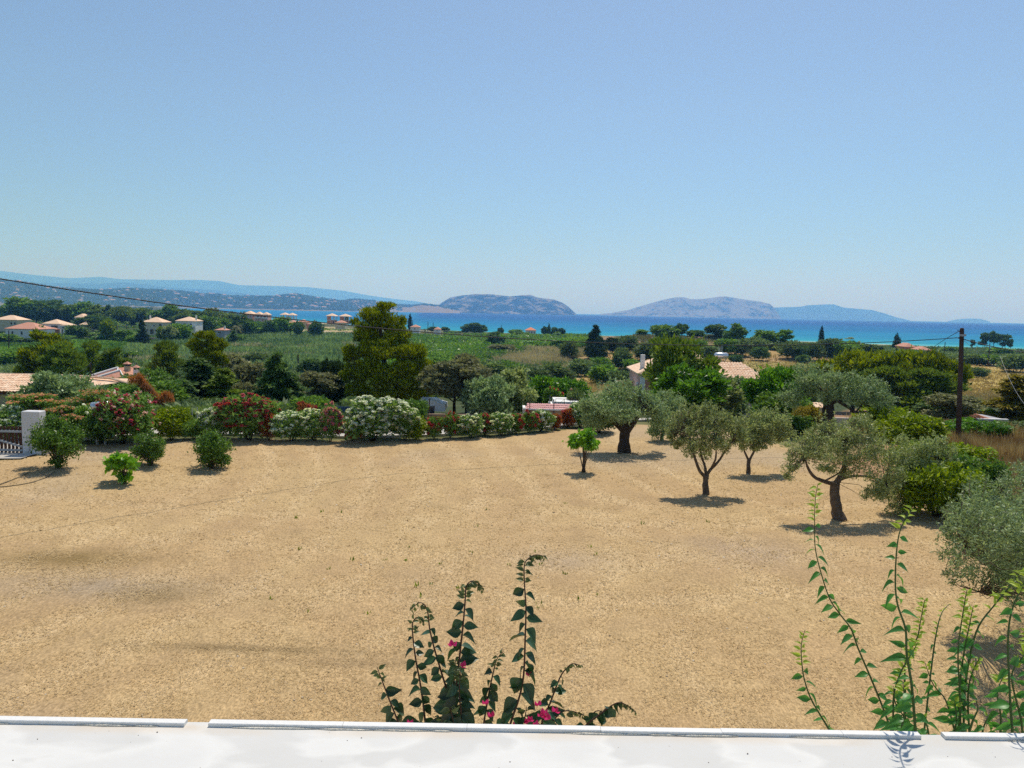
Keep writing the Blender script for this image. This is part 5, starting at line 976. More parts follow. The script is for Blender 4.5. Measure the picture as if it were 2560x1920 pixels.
# ------------------------------------------------------------ pink house on the right
Y0 = 74.0; A = at(1603, 934, Y0); zg = float(H(A[0]+4, Y0+4)); e = empty('pink_house', (A[0], Y0, zg), -.03, label='pink two storey house with peach tiled roofs behind the field trees', cat='house')
E_ = A[2]-zg; Wm = 7.9; sc_ = Y0/FPX
MB().box(0, Wm, 0, 9, -2, E_).obj('wall', PM['pink'], e); MB().box(Wm+.01, Wm+4.6, .4, 7, -2, E_-.35).obj('wall', PM['pink'], e)
MB().box(-.02, .40, -.02, .36, -2, E_+.02).obj('corner_pillar', PM['whitetrim'], e)
MB().box(.45, Wm, -.04, -.01, -2, E_-.3).obj('front_panel', PM['salmon'], e)
rf = MB(); ov = .35; ap = 2.45; xr = 5.6
P0, P1, P2, P3 = (-ov, -ov, E_), (Wm+ov*.2, -ov, E_), (Wm+.1, 9.3, E_), (-ov, 9.3, E_); R0, R1 = (xr-.5, 4.4, E_+ap), (xr, 4.6, E_+ap)
rf.add([P0, P1, P2, P3, R0, R1]+[(p[0], p[1], p[2]-.16) for p in (P0, P1, P2, P3)], [(0, 1, 5, 4), (1, 2, 5), (2, 3, 4, 5), (3, 0, 4), (0, 6, 7, 1), (1, 7, 8, 2), (2, 8, 9, 3), (3, 9, 6, 0), (6, 9, 8, 7)])
ro = rf.obj('roof', TILE, e)
dn = np.array([0, -4.4-ov, -ap]); tiles('roof_tiles', (-ov, 4.4, E_+ap), (Wm+.1, 4.4, E_+ap), dn, TILE, ro, [(xr/Wm-.06, -.01), (xr/Wm+.0, -.01), (1.01, 1.01), (-.01, 1.01)])
b = MB(); ridgecap(b, [P0, R0]); ridgecap(b, [R0, R1]); ridgecap(b, [R1, P1]); b.obj('ridge_cap', TILE, ro)
E2 = E_-.30; x0, x1 = Wm-1.2, Wm+4.9
Q = [(x0, 0, E2), (x1, 0, E2), (x1, 7.3, E2), (x0, 7.3, E2), (x0, 3.6, E2+1.35), (x1-2.0, 3.6, E2+1.35)]
w2_ = MB().add(Q+[(q[0], q[1], q[2]-.16) for q in Q[:4]], [(0, 1, 5, 4), (1, 2, 5), (2, 3, 4, 5), (0, 6, 7, 1), (1, 7, 8, 2), (6, 9, 8, 7)]).obj('roof', TILE, e)
tiles('roof_tiles', (x0, 3.6, E2+1.35), (x1, 3.6, E2+1.35), (0, -3.6, -1.35), TILE, w2_, [(0, -.01), (.68, -.01), (1.01, 1.01), (0, 1.01)])
b = MB(); ridgecap(b, [Q[4], Q[5]]); ridgecap(b, [Q[5], Q[1]]); b.obj('ridge_cap', TILE, w2_)
b = MB(); b.box(.30, .72, 2.6, 3.1, E_-.1, E_+1.75); b.obj('chimney', PM['whitetrim'], e)
windows(e, [(2.0, E_-2.6, E_-1.1, .9, -.02, 'x', -1)], PM['whitetrim'], PM['salmon'], 'shutter'); windows(e, [(3.4, E_-4.6, E_-3.2, 1.0, -.05, 'y', -1), (10.2, E_-3.2, E_-2.0, 1.0, .39, 'y', -1)], PM['whitetrim'], PM['glass'])
b = MB(); b.box(-1.9, -.03, 3, 6.2, E_-2.5, E_-2.3); b.obj('balcony_floor', PM['whitetrim'], e)
MB().box(-1.8, -.03, 6.0, 6.2, E_-2.28, E_-1.3).obj('balcony_wall', PM['salmon'], e); MB().box(-1.95, -1.81, 3, 6.2, E_-2.28, E_-1.3).obj('balcony_wall', PM['whitetrim'], e); MB().box(-1.9, -1.6, 3.1, 3.4, -2, E_-2.52).obj('column', PM['whitetrim'], e)
# solar water heater behind the roof
t = at(1803, 889, 84); e = empty('solar_water_heater', (t[0], 84, t[2]-1.4), 0, label='silver solar water heater tank above the pink house roof', cat='water heater')
b = MB(); b.tube([(-.75, 0, 1.4), (-.62, 0, 1.4), (.62, 0, 1.4), (.75, 0, 1.4)], [.22, .34, .34, .22], 16); b.obj('tank', PM['metal'], e, True)
b = MB(); b.add([(-.6, -.1, 1.0), (-.3, -.2, 1.1), (1.75, -1.2, -.25), (1.45, -1.1, -.35), (-.6, 0, .92), (-.3, -.1, 1.02), (1.75, -1.1, -.33), (1.45, -1.0, -.43)], [(0, 1, 2, 3), (4, 7, 6, 5), (0, 4, 5, 1), (1, 5, 6, 2), (2, 6, 7, 3), (3, 7, 4, 0)]); b.obj('collector', PM['tan'], e)
b = MB(); [b.tube([(x, 0, 1.1), (x, .2, -1.2)], .04, 5) for x in (-.5, .5)]; b.tube([(-.5, 0, 1.0), (-.45, 0, .3), (.1, 0, -.5), (.4, 0, -1)], .03, 5); b.obj('bracket', PM['greypaint'], e)
t = at(1802, 866, 95); e = empty('antenna', (t[0], 95, float(H(t[0], 95))), 0, label='grey television antenna on a mast behind the pink house', cat='antenna'); hz = t[2]-float(H(t[0], 95)); MB().tube([(0, 0, 0), (0, 0, hz)], .03, 5).obj('mast', PM['greypaint'], e)
for i in range(5): MB().tube([(-.25+i*.12, 0, hz-.9), (-.25+i*.12, 0, hz+.0)], .022, 4).obj('element', PM['whitetrim'], e)
# ------------------------------------------------------------ houses on the left
Y0 = 50.0; c = at(92, 979, Y0); e = empty('tan_house', (c[0], Y0, -2.4), 0, label='tan house with peach barrel tile roof at the picture edge', cat='house'); h = c[2]+2.4; ww = 12
MB().box(-ww, -.5, .5, 8, -.5, h-.05).obj('wall', PM['tan'], e)
dz = at(92, 938, Y0+3.6)[2]-c[2]; r_ = MB().add([(-ww, 0, h-.1), (.2, 0, h-.1), (.2, 8.5, h-.1), (-ww, 8.5, h-.1), (-ww, 3.6, h+dz-.1), (5.8-ww*0, 3.6, h+dz-.1)], [(0, 1, 5, 4), (1, 2, 5), (2, 3, 4, 5), (3, 0, 4)]).obj('roof', TILE, e)
tiles('roof_tiles', (-ww, 3.6, h+dz), (.2, 3.6, h+dz), (0, -3.75, -dz-.05), TILE, r_, None, .22, .36, .055); b = MB(); ridgecap(b, [(-ww, 3.6, h+dz+.03), (.2, 3.6, h+dz+.03), (3.4, 3.0, h+dz-.05), (6.0, 2, h+dz-.5)]); b.obj('ridge_cap', TILE, r_); b = MB(); b.box(-ww, .1, .28, .45, h-.28, h-.1); b.obj('fascia', PM['rust'], r_)
Y0 = 84.0; a = at(205, 953, Y0); e = empty('terracotta_house', (a[0], Y0, float(H(a[0], Y0))), -.12, label='white house with red tiled gables, white verges and two chimneys', cat='house'); h = a[2]-float(H(a[0], Y0)); ww = 6.2
MB().box(-.6, ww-.2, .4, 7, -1, h-.05).obj('wall', PM['white'], e)
for k_, (x0, x1, xr, rz, yo) in enumerate([(-1.8, 2.6, 1.4, 1.25, 2.2), (.3, 5.4, 3.2, 1.15, 0)]):
    r_ = MB().add([(x0, yo, h), (x1, yo, h), (x1, yo+6, h), (x0, yo+6, h), (xr, yo+2.2, h+rz), (xr, yo+4.6, h+rz)], [(0, 1, 4), (1, 2, 5, 4), (2, 3, 5), (3, 0, 4, 5), (0, 3, 2, 1)]).obj('roof', TILER, e)
    b = MB(); b.tube([(x0, yo, h+.04), (xr, yo+2.2, h+rz+.05)], .13, 6); b.tube([(xr, yo+2.2, h+rz+.05), (x1, yo, h+.04)], .07, 6); b.obj('verge', PM['whitetrim'], r_)
for x, y, z, cm in [(3.3, 3.4, h+1.6, 'tan'), (4.7, 3.0, h+1.25, 'white')]:
    ch = MB().box(x-.25, x+.25, y-.25, y+.25, h, z).obj('chimney', PM[cm], e); MB().box(x-.2, x+.2, y-.2, y+.2, z, z+.25).obj('flue', PM['glass'], ch); MB().add([(x-.38, y-.38, z+.25), (x+.38, y-.38, z+.25), (x+.38, y+.38, z+.25), (x-.38, y+.38, z+.25), (x, y, z+.55)], [(0, 3, 2, 1), (0, 1, 4), (1, 2, 4), (2, 3, 4), (3, 0, 4)]).obj('chimney_cap', TILER, ch)
r_ = MB().add([(5.0, 1, h-.15), (7.6, 1.4, h-.35), (7.6, 5, h-.35), (5.0, 5, h-.15), (5.2, 3, h+.65)], [(0, 1, 4), (1, 2, 4), (2, 3, 4), (3, 0, 4), (0, 3, 2, 1)]).obj('roof', TILER, e); MB().box(5.2, 7.2, 1.4, 4.6, -1, h-.3).obj('wall', PM['white'], e)
for x in (3.9, 4.15, 4.4): MB().tube([(x, 3.6, h), (x+.02, 3.6, h+2.1)], .02, 4).obj('antenna_mast', PM['greypaint'], e)
# silver tank
t = at(250, 1014, 36.2); e = empty('water_tank', (t[0], 36.2, t[2]), 0, label='silver cylindrical water tank lying among the bushes', cat='tank'); mt = MB(); mt.tube([(-.33, -.18, -.05), (-.3, -.17, -.04), (.33, .3, .03), (.36, .32, .03)], [.16, .21, .21, .16], 20); mt.obj('tank', PM['metal'], e, True)
g_ = float(H(t[0], 36.2)); b = MB(); [b.box(x-.03, x+.03, -.05, .05, g_-t[2], -.15) for x in (-.2, .2)]; b.obj('stand', PM['greypaint'], e)
# ------------------------------------------------------------ gate, pillar, hoses
pb = G(80, 1137); sp = pb[1]/FPX; e = empty('gate_pillar', pb, 0, label='white plastered gate pillar at the driveway', cat='pillar'); pw = 46*sp; ph = (1137-1026)*sp
MB().bbox(-pw/2, pw/2, 0, .45, -.2, ph, .03).obj('body', PM['grey'] if 0 else plain('pale_plaster', (.66, .66, .67), .85, .2, .04, 2, .2), e); b = MB(); b.tube([(-pw*.42, -.03, ph*.22), (-pw*.1, -.03, ph*.24), (-pw*.06, -.03, -.1)], .012, 5); b.tube([(-pw*.1, -.03, ph*.24), (-pw*.14, -.04, ph*.08), (-pw*.3, -.03, ph*.05)], .012, 5); b.obj('pipe', PM['greypaint'], e)
MB().bbox(pw/2+.02, pw/2+.22, .05, .4, -.2, .5, .03).obj('plinth', PM['concrete'], e)
e = empty('wooden_gate', (pb[0]-pw/2-.06, pb[1]+.1, pb[2]), 0, label='brown slatted wooden gate with grey steel frame', cat='gate'); gw = 2.6; gh = 1.27
for z in (.18, gh-.22): MB().box(-gw, 0, -.03, .03, z-.05, z+.05).obj('rail', PM['greypaint'], e)
MB().add([(0, -.04, .30), (0, .02, .30), (0, .02, .38), (0, -.04, .38), (-gw, -.04, 1.02), (-gw, .02, 1.02), (-gw, .02, 1.10), (-gw, -.04, 1.10)], [(0, 3, 2, 1), (4, 5, 6, 7), (0, 4, 7, 3), (1, 2, 6, 5), (3, 7, 6, 2), (0, 1, 5, 4)]).obj('brace', PM['greypaint'], e)
MB().box(-.02, .03, -.02, .04, -.1, gh+.02).obj('hinge_post', PM['rust'], e)
ms = MB().bbox(-.058, .058, .035, .06, 0.04, gh, .01).me('slat', PM['darkwood'])
for i in range(14): o = link('slat', ms, e); o.location = (-.12-i*.175, 0, 0)
def draped(name, px_pts, rad, mat, lift=.02, **k_):
    P = [G(a, b) for a, b in px_pts]; Q = []
    for i in range(len(P)-1):
        for t in (0, .5): p = P[i]*(1-t)+P[i+1]*t; Q.append((p[0], p[1], float(H(p[0], p[1]))+lift))
    Q.append(tuple(P[-1]+np.array([0, 0, lift]))); return MB().tube(Q, rad, 6).obj(name, mat, None, True, **k_)
HS = plain('dusty_hose', (.10, .09, .06), .7, .2); draped('garden_hose', [(70, 1183), (50, 1193), (22, 1204), (0, 1212), (-30, 1222)], .016, HS, label='thin dark hose lying near the wide green shrub, upper of two', cat='hose', group='hoses on the field'); draped('garden_hose', [(138, 1180), (115, 1195), (85, 1206), (50, 1213), (20, 1217), (-20, 1220)], .016, HS, label='dark hose curving from the wide green shrub, lower of two', cat='hose', group='hoses on the field')
# road with kerb behind the hedge
def strip(name, front, w_, mat, lift, seg=6, **k_):
    P = [G(a, b) for a, b in front]; V = []; L_ = []
    for i in range(len(P)-1):
        for s in range(seg): L_.append(P[i]*(1-s/seg)+P[i+1]*s/seg)
    L_.append(P[-1])
    for p in L_:
        for t in np.linspace(0, 1, 5): y = p[1]+w_*t; V.append((p[0], y, float(H(p[0], y))+lift))
    n_ = len(L_); return link(name, mesh(name, V, [(i*5+j, (i+1)*5+j, (i+1)*5+j+1, i*5+j+1) for i in range(n_-1) for j in range(4)], mat, True), **k_)
k = N('pale_concrete'); n_ = k.noise(k.pos(), 1.2, 6, .6); CONC = k.surf(k.ramp(n_, [(.3, (.40, .37, .33)), (.7, (.55, .52, .47))]), .9, .15, k.bump(k.noise(k.pos(), 30, 4), .2, .01))
RP = [(-60, 1118), (60, 1112), (200, 1098), (380, 1088), (560, 1086), (860, 1093), (1080, 1089), (1280, 1078), (1400, 1067), (1500, 1054), (1640, 1050)]
strip('road', RP, 3.6, CONC, .075, kind='structure', label='pale concrete road behind the hedge'); strip('driveway', [(-160, 1152), (-40, 1150), (52, 1149)], 4.5, CONC, .06, kind='structure', label='pale concrete driveway by the gate')
P = [G(a, b+3) for a, b in RP[2:]]; b = MB()
for i in range(len(P)-1):
    p, q = P[i], P[i+1]; b.add([(p[0], p[1]-.08, p[2]-.1), (q[0], q[1]-.08, q[2]-.1), (q[0], q[1]+.08, q[2]-.1), (p[0], p[1]+.08, p[2]-.1), (p[0], p[1]-.08, p[2]+.14), (q[0], q[1]-.08, q[2]+.14), (q[0], q[1]+.08, q[2]+.14), (p[0], p[1]+.08, p[2]+.14)], [(0, 1, 5, 4), (1, 2, 6, 5), (2, 3, 7, 6), (3, 0, 4, 7), (4, 5, 6, 7)])
b.obj('kerb', PM['concrete'], None, kind='structure')
# brown boundary wall with panels and fence posts
a = at(925, 1034, 47.5); c = at(1328, 1036, 48.5); e = empty('boundary_wall', (a[0], 47.5, float(H(a[0], 47.5))), math.atan2(1.0, c[0]-a[0]), label='low brown boundary wall behind the red oleanders', cat='wall'); Lw = math.hypot(c[0]-a[0], 1); zt = a[2]-float(H(a[0], 47.5)); npn = 8
for i in range(npn): MB().bbox(i*Lw/npn+.01, (i+1)*Lw/npn-.01, 0, .18, -.8, zt+rnd.uniform(-.01, .01), .01).obj('wall_panel', PM['brownwall'], e)
for px, top in ((1073, 998), (1200, 1008)):
    q = at(px, top, 47.6); MB().tube([(q[0]-a[0], .2, zt-.2), (q[0]-a[0], .2, q[2]-float(H(a[0], 47.5)))], .035, 6).obj('fence_post', PM['rust'], e)
a = at(1318, 1019, 49.5); gz = float(H(a[0], 49.5)); c = at(1440, 1019, 49.5); e = empty('shed', (a[0], 49.5, gz), 0, label='low brown shed with pink tiled roof behind the hedge', cat='shed'); ws = c[0]-a[0]; hs = a[2]-gz
MB().box(-.1, ws, 0, 1.2, -1, hs-.14).obj('wall', PM['brownwall'], e); MB().box(-.3, -.12, -.05, 1.2, -1, hs+.0).obj('side_wall', PM['whitetrim'], e); r_ = MB().add([(-.35, -.2, hs-.1), (ws+.1, -.2, hs-.1), (ws+.1, 1.3, hs+.08), (.1, 1.3, hs+.08)], [(0, 1, 2, 3)]).obj('roof', PM['pinktile'], e)
tiles('roof_tiles', (0, 1.3, hs+.1), (ws+.05, 1.3, hs+.1), (0, -1.5, -.2), PM['pinktile'], r_, None, .14, .4, .03); b = MB(); b.box(-.3, ws+.1, -.22, -.12, hs-.12, hs-.03); b.obj('gutter', PM['whitetrim'], r_)
for px, t0, b0 in ((1325, 1000, 1014), (1385, 998, 1014)): q = at(px, t0, 49.4); MB().tube([(q[0]-a[0], -.1, hs-.4), (q[0]-a[0], -.1, q[2]-gz)], .03, 6).obj('post', PM['rust'], e)
a = at(1386, 1004, 56); e = empty('terrace', (a[0], 56, float(H(a[0], 56))), 0, label='white terrace wall with dark crossed metal railing', cat='terrace'); z1 = a[2]-float(H(a[0], 56)); wt = 1.9; MB().box(0, wt, 0, 3, -1, z1).obj('wall', PM['whitetrim'], e); MB().box(-.3, -.01, .4, 3, -1, z1-.35).obj('step', PM['whitetrim'], e)
b = MB(); [b.tube([(x, -.02, z1-.4), (x, -.02, z1+.25)], .02, 5) for x in (0.1, .75, 1.4)]; b.tube([(.1, -.02, z1+.22), (1.9, -.02, z1+.22)], .025, 5); [b.tube([(x, -.02, z1-.35), (x+.65, -.02, z1+.18)], .012, 4) or b.tube([(x, -.02, z1+.18), (x+.65, -.02, z1-.35)], .012, 4) for x in (.1, .75)]; b.obj('railing', PM['rust'], e)
q = at(1375, 997, 52); b = MB(); b.add([(-.09, 0, 0), (.09, 0, 0), (.09, .15, 0), (-.09, .15, 0), (0, .07, 1.0)], [(0, 1, 4), (1, 2, 4), (2, 3, 4), (3, 0, 4), (0, 3, 2, 1)]); o = b.obj('stone_marker', PM['concrete'], None, label='small pointed pale stone beside the rust red flowered bush', cat='stone'); o.location = (q[0], 52, q[2]-.75)
# caravan
a = at(1060, 1034, 54.5); gz = float(H(a[0], 54.5)); zb = a[2]; e = empty('caravan', (a[0], 54.5, gz), 0, label='white caravan with rear window parked behind the brown wall', cat='caravan'); H_ = at(1085, 1001, 54.5)[2]-gz; L_ = 1.45
prof = [(-.35, .4), (1.52, .4), (1.6, .55), (1.55, .9), (1.05, H_*.86), (.8, H_*.97), (.5, H_), (-.35, H_)]; n_ = len(prof); b = MB(); b.add([(x, 0, z) for x, z in prof]+[(x, 2.1, z) for x, z in prof], [tuple(range(n_)), tuple(range(n_, 2*n_))[::-1]]+[(i, i+n_, (i+1) % n_+n_, (i+1) % n_) for i in range(n_)]); b.obj('body', plain('caravan_shell', (.72, .73, .74), .4, .5, .03), e)
MB().box(.0, .78, -.03, -.004, H_-1.0, H_-.45).obj('window', PM['glass'], e); MB().box(-.03, .81, -.035, -.004, H_-.44, H_-.40).obj('window_frame', PM['greypaint'], e); MB().box(-.35, .5, -.02, -.004, .75, .82).obj('trim_strip', PM['greypaint'], e)
for x in (.4,): MB().tube([(x, .1, .33), (x, .3, .33)], .33, 16).obj('wheel', PM['rust'], e, True)
# blue tarpaulin fence between hedge gaps, wire fence posts
a = at(838, 1016, 46); gz = float(H(a[0], 46)); MB().box(0, 1.1, 0, .04, 0, a[2]-gz).obj('tarpaulin', plain('blue_tarpaulin', (.05, .09, .17), .6, .3), None, label='dark blue tarpaulin screen beside the pale pink oleander', cat='screen').location = (a[0], 46, gz)
for px, tp in ((456, 1062), (493, 1018), (480, 1022)): q = at(px, tp, 40.5); gz = float(H(q[0], 40.5)); o = MB().tube([(0, 0, -.1), (0, 0, q[2]-gz)], .022, 6).obj('fence_post', PM['greypaint'], None, label=['thin grey fence post right of the yellowish green bush', 'taller thin fence post behind the low cream bush', 'second thin post behind the low cream bush'][[456, 493, 480].index(px)], cat='post', group='wire fence posts'); o.location = (q[0], 40.5, gz)
# right: shed with tiles, grey wall, walls behind the gnarled olive
a = at(2430, 1030, 52); gz = float(H(a[0], 52)); e = empty('outbuilding', (a[0], 52, gz), 0, label='low outbuilding with a brown tiled slope and grey wall', cat='outbuilding'); z1 = a[2]-gz; zz = at(2512, 1050, 52)[2]-gz
MB().box(.4, 2.6, 0, 3, -.5, zz).obj('wall', PM['grey'], e); r_ = MB().add([(-.2, 0, zz-.35), (1.6, 0, zz+.02), (.1, 2.2, z1+.1), (-.6, 2.2, z1-.2)], [(0, 1, 2, 3)]).obj('roof', TILER, e); MB().box(-.1, .39, .2, 2.5, -.5, zz-.5).obj('wall', PM['brownwall'], e)
b = MB(); [b.tube([(-.2+i*.22, 0, zz-.33+i*.045), (-.6+i*.1, 2.2, z1-.17+i*.035)], .06, 5) for i in range(8)]; b.obj('tile_ridge', TILER, r_); MB().box(.35, 2.62, -.05, .2, zz+.005, zz+.06).obj('coping', PM['whitetrim'], e)
a = at(2040, 1040, 50); gz = float(H(a[0], 50)); MB().box(0, 3.4, 0, .2, -.5, a[2]-gz-.1).obj('garden_wall', PM['concrete'], None, label='pale concrete wall seen under the gnarled olive crown', cat='wall').location = (a[0], 50, gz)
a = at(2046, 1020, 55); gz = float(H(a[0], 55)); e = empty('hut', (a[0], 55, gz), 0, label='tiny pale hut with orange roof edge behind the gnarled olive', cat='hut'); MB().box(-.3, .6, 0, 1, -.5, a[2]-gz).obj('wall', PM['concrete'], e); MB().add([(-.4, -.1, a[2]-gz), (.7, -.1, a[2]-gz), (.7, 1.1, a[2]-gz+.3), (-.4, 1.1, a[2]-gz+.3), (-.4, -.1, a[2]-gz+.06), (.7, -.1, a[2]-gz+.06)], [(4, 5, 2, 3), (0, 1, 5, 4)]).obj('roof', TILE, e)
# ------------------------------------------------------------ poles and cables
WOOD = plain('weathered_pole_wood', (.085, .055, .045), .9, .15, .3, 2, .5)
def pole(px, top, base, w_px, label, Y=None, mat=None, lamp=False, name='utility_pole', group='utility poles', cat='pole'):
    if base: b = G(px[1], base)
    else: t = at(px[0], top, Y); b = np.array([t[0], t[1], float(H(t[0], t[1]))])
    t = at(px[0], top, b[1]); r = w_px/2/FPX*b[1]; e = empty(name, b, 0, label=uniq(label), cat=cat, group=group); d = t-b
    MB().tube([(0, 0, -.3), tuple(d*.5), tuple(d*.985), tuple(d)], [r*1.12, r, r*.85, r*.7], 10).obj('post', mat or WOOD, e, True); return e, b, t
e, pb_, pt = pole((2405, 2395), 820, 1121, 11.5, 'tall brown wooden utility pole standing in the dry grass', name='utility_pole')
r = .03; MB().box(-.15, .02, -.04, .04, -.33, -.29).obj('bracket', PM['rust'], e).location = tuple(pt-pb_+np.array([0, 0, -.25])); MB().box(-.18, .18, -.13, -.11, 0, .12).obj('sign_plate', PM['greypaint'], e).location = tuple(pt-pb_+np.array([0, 0, -.45]))
b = MB(); b.tube([(-.12, 0, -.22), (-.2, 0, -.1), (-.24, 0, -.12), (-.2, 0, -.2)], .012, 5); b.obj('insulator', PM['rust'], e).location = tuple(pt-pb_)
WIRE = plain('black_cable', (.018, .018, .022), .6, .3)
def cable(pts, rad, label, n=28, mat=WIRE, name='power_cable', group='cables'):
    """pts: (px, py, Y) three or more control points of the hanging cable"""
    P = [at(*p) for p in pts]; T_ = np.linspace(0, 1, n); xs = np.array([p[0] for p in pts], float); ta = (xs-xs[0])/(xs[-1]-xs[0])
    # depth varies steadily; the curve passes through the control points
    co = np.polyfit(ta, [p[1] for p in pts], min(len(pts)-1, 3)); iy = np.interp(T_, ta, [1/p[2] for p in pts]); px = xs[0]+(xs[-1]-xs[0])*T_; py = np.polyval(co, T_)
    Q = [tuple(at(a, b_, 1/c_)) for a, b_, c_ in zip(px, py, iy)]; o = MB().tube(Q, rad, 6).obj(name, mat, None, True, label=uniq(label), cat='cable', group=group); return o
Yp = pb_[1]
cable([(-330, 640, 20), (0, 697, 23), (640, 787, 29), (1000, 826, 33.3), (1500, 857, 37), (1980, 862, 39.4), (2402, 844, Yp)], .021, 'long black power cable sagging across the whole view', 60)
cable([(2402, 846, Yp), (2480, 866, Yp-1.5), (2560, 881, Yp-3), (2900, 930, Yp-8)], .024, 'black power cable running on past the wooden pole')
cable([(2402, 826, Yp), (2360, 850, 48), (2310, 886, 60)], .018, 'service cable dropping from the pole top toward the terracotta roof')
cable([(2408, 850, Yp), (2450, 885, Yp+4), (2485, 917, Yp+9)], .009, 'thin pale stay wire behind the wooden pole', mat=PM['greypaint'])
cable([(1620-1600+2480, 890, 60), (2530, 960, 52), (2600, 1040, 46)], .009, 'thin pale stay wire over the bronze conifer', mat=PM['greypaint'])
pole((115, 115), 846, 925, 5, 'dark pole in front of the yellow-green pine with a street lamp arm', name='street_lamp', group=None, cat='street lamp', Y=None)
lp = G(115, 925); q0 = at(116, 905, lp[1]); q1 = at(126, 896, lp[1]); q2 = at(137, 899, lp[1]); e = [o for o in bpy.data.objects if o.name.startswith('street_lamp')][0]
MB().tube([tuple(q0-lp), tuple((q0*.4+q1*.6)-lp+np.array([0, 0, .1])), tuple(q1-lp), tuple(q2-lp)], .05, 6).obj('lamp_arm', PM['whitetrim'], e, True); c_ = q2-lp; MB().box(c_[0]-.3, c_[0]+.25, c_[1]-.15, c_[1]+.15, c_[2]-.12, c_[2]+.02).obj('lamp_head', PM['whitetrim'], e)
pole((226, 226), 907, None, 4.5, 'dark pole in front of the white verged house', Y=70); pole((233, 233), 934, None, 2.5, 'short thin pole beside the white verged house', Y=70, name='post', group=None)
pole((22, 22), 826, 878, 2.6, 'thin dark pole by the red roofed white villa'); pole((745, 746), 885, 937, 3.6, 'lone dark utility pole at the brown clearing'); pole((156, 156), 822, 850, 2, 'distant thin pole before the white villa with two roofs'); pole((313, 313), 822, 850, 2, 'distant thin pole before the oleander garden')
for px, tp, lb in ((1032, 800, 'first'), (1070, 804, 'second'), (1083, 806, 'third'), (1190, 807, 'fourth'), (1253, 812, 'fifth')): pole((px, px), tp, None, 1.6, lb+' thin mast along the coast road past the very large pine', Y=575, group='masts along the coast road')
for px, tp in ((2363, 855), (2475, 857)): pole((px, px), tp, None, 2.0, 'thin grey pole in the coastal scrub '+('before' if px < 2400 else 'after')+' the big wooden pole', Y=250, group='masts along the coast road')
cable([(226, 911, 70), (205, 926, 66), (170, 940, 60)], .012, 'thin cable from the pole by the white verged house'); cable([(22, 868, 190), (60, 873, 185), (112, 868, lp[1])], .03, 'distant cable between the thin pole and the street lamp')
# ------------------------------------------------------------ parapet of our own terrace
def onz(px, py, z): d = ray(px, py); return CAM+d*((z-7.0)/d[2])
ZS, ZT = 6.400, 6.4052
OL_, OR_ = onz(0, 1796.5, ZS), onz(2560, 1841, ZS); ux = (OR_-OL_)/np.linalg.norm(OR_-OL_); uy = np.cross([0, 0, 1], ux)
def pw_(s, t, z): q = OL_+ux*s+uy*t; return (q[0], q[1], z)
def sofpx(px, z=ZS):            # distance along the edge of a photograph column
    d = ray(px, 1797+(px/2560)*45); q = CAM+d*((z-7.0)/d[2]); return float((q-OL_)@ux)
k = N('white_wall_paint'); p = k.obj(); a_ = k.n('Attribute', attribute_name='stain')
n1 = k.noise(k.scale(p, 5, 9, 3, .6), 1, 3, .5, .3); n2 = k.noise(p, 60, 6, .7); n3 = k.noise(p, 9, 5, .6)
c = k.ramp(n1, [(.44, (.56, .555, .53)), (.50, (.66, .655, .625)), (.60, (.61, .605, .58))]); c = k.mix(k.math('MULTIPLY', k.ramp(n3, [(.35, 0.), (.7, 1.)]), .3), c, (.66, .65, .63))
c = k.mix(a_.outputs['Fac'], c, (.60, .47, .32)); c = k.mix(k.ramp(k.noise(p, 140, 2, .5), [(.74, 0.), (.78, .6)]), c, (.3, .27, .24))
WP = k.surf(c, .75, .15, k.bump(k.math('ADD', n2, k.math('MULTIPLY', n1, 2.)), .22, .002))
e = empty('parapet', tuple(OL_), 0, label='white painted parapet of the terrace running along the bottom edge', cat='parapet')
ns, ntv = 420, 26; S_ = np.linspace(-1.6, 4.2, ns); T_ = np.linspace(0, -.30, ntv); SS, TT = np.meshgrid(S_, T_)
V = OL_[None, None, :]+ux*SS[..., None]+uy*TT[..., None]; V[..., 2] = ZS+.0006*(vnoise(SS*30, TT*30, 3)-.5)+.0012*(vnoise(SS*5, TT*8, 2)-.5)-.006*np.clip((-.285-TT)/.015, 0, 1)
st = np.clip(1-(np.abs(TT+.0165)/.011), 0, 1)**.8*np.clip(vnoise(SS*14, TT*40, 4)*2.6-.75, 0, 1)*.75
Vl = (V-OL_).reshape(-1, 3); I = np.arange(ns*ntv).reshape(ntv, ns); Q = np.stack([I[:-1, :-1], I[1:, :-1], I[1:, 1:], I[:-1, 1:]], -1).reshape(-1, 4)
link('coping_surface', mesh('coping_surface', Vl, Q, WP, True, {'stain': ('POINT', 'FLOAT', st.ravel())}), e)
L0 = OL_; sb = MB(); cs = [pw_(-1.6, 0, 0), pw_(4.2, 0, 0), pw_(4.2, -.30, 0), pw_(-1.6, -.30, 0)]
sb.add([(c_[0]-L0[0], c_[1]-L0[1], z-L0[2]) for z in (5.3, ZS-.006) for c_ in cs], [(0, 3, 2, 1), (0, 1, 5, 4), (1, 2, 6, 5), (2, 3, 7, 6), (3, 0, 4, 7)]); sb.obj('body', PM['whitetrim'], e)
TRM = plain('pale_marble_trim', (.72, .71, .68), .45, .35, .04, 12, .12)
cuts = [(-1.55, 'a'), (sofpx(470), 0), (sofpx(528), 1), (sofpx(860), 2), (sofpx(1168), 2), (sofpx(1500), 2), (sofpx(1800), 2), (sofpx(2100), 2), (sofpx(2293), 0), (sofpx(2352), 1), (sofpx(2620), 2), (4.1, 2)]
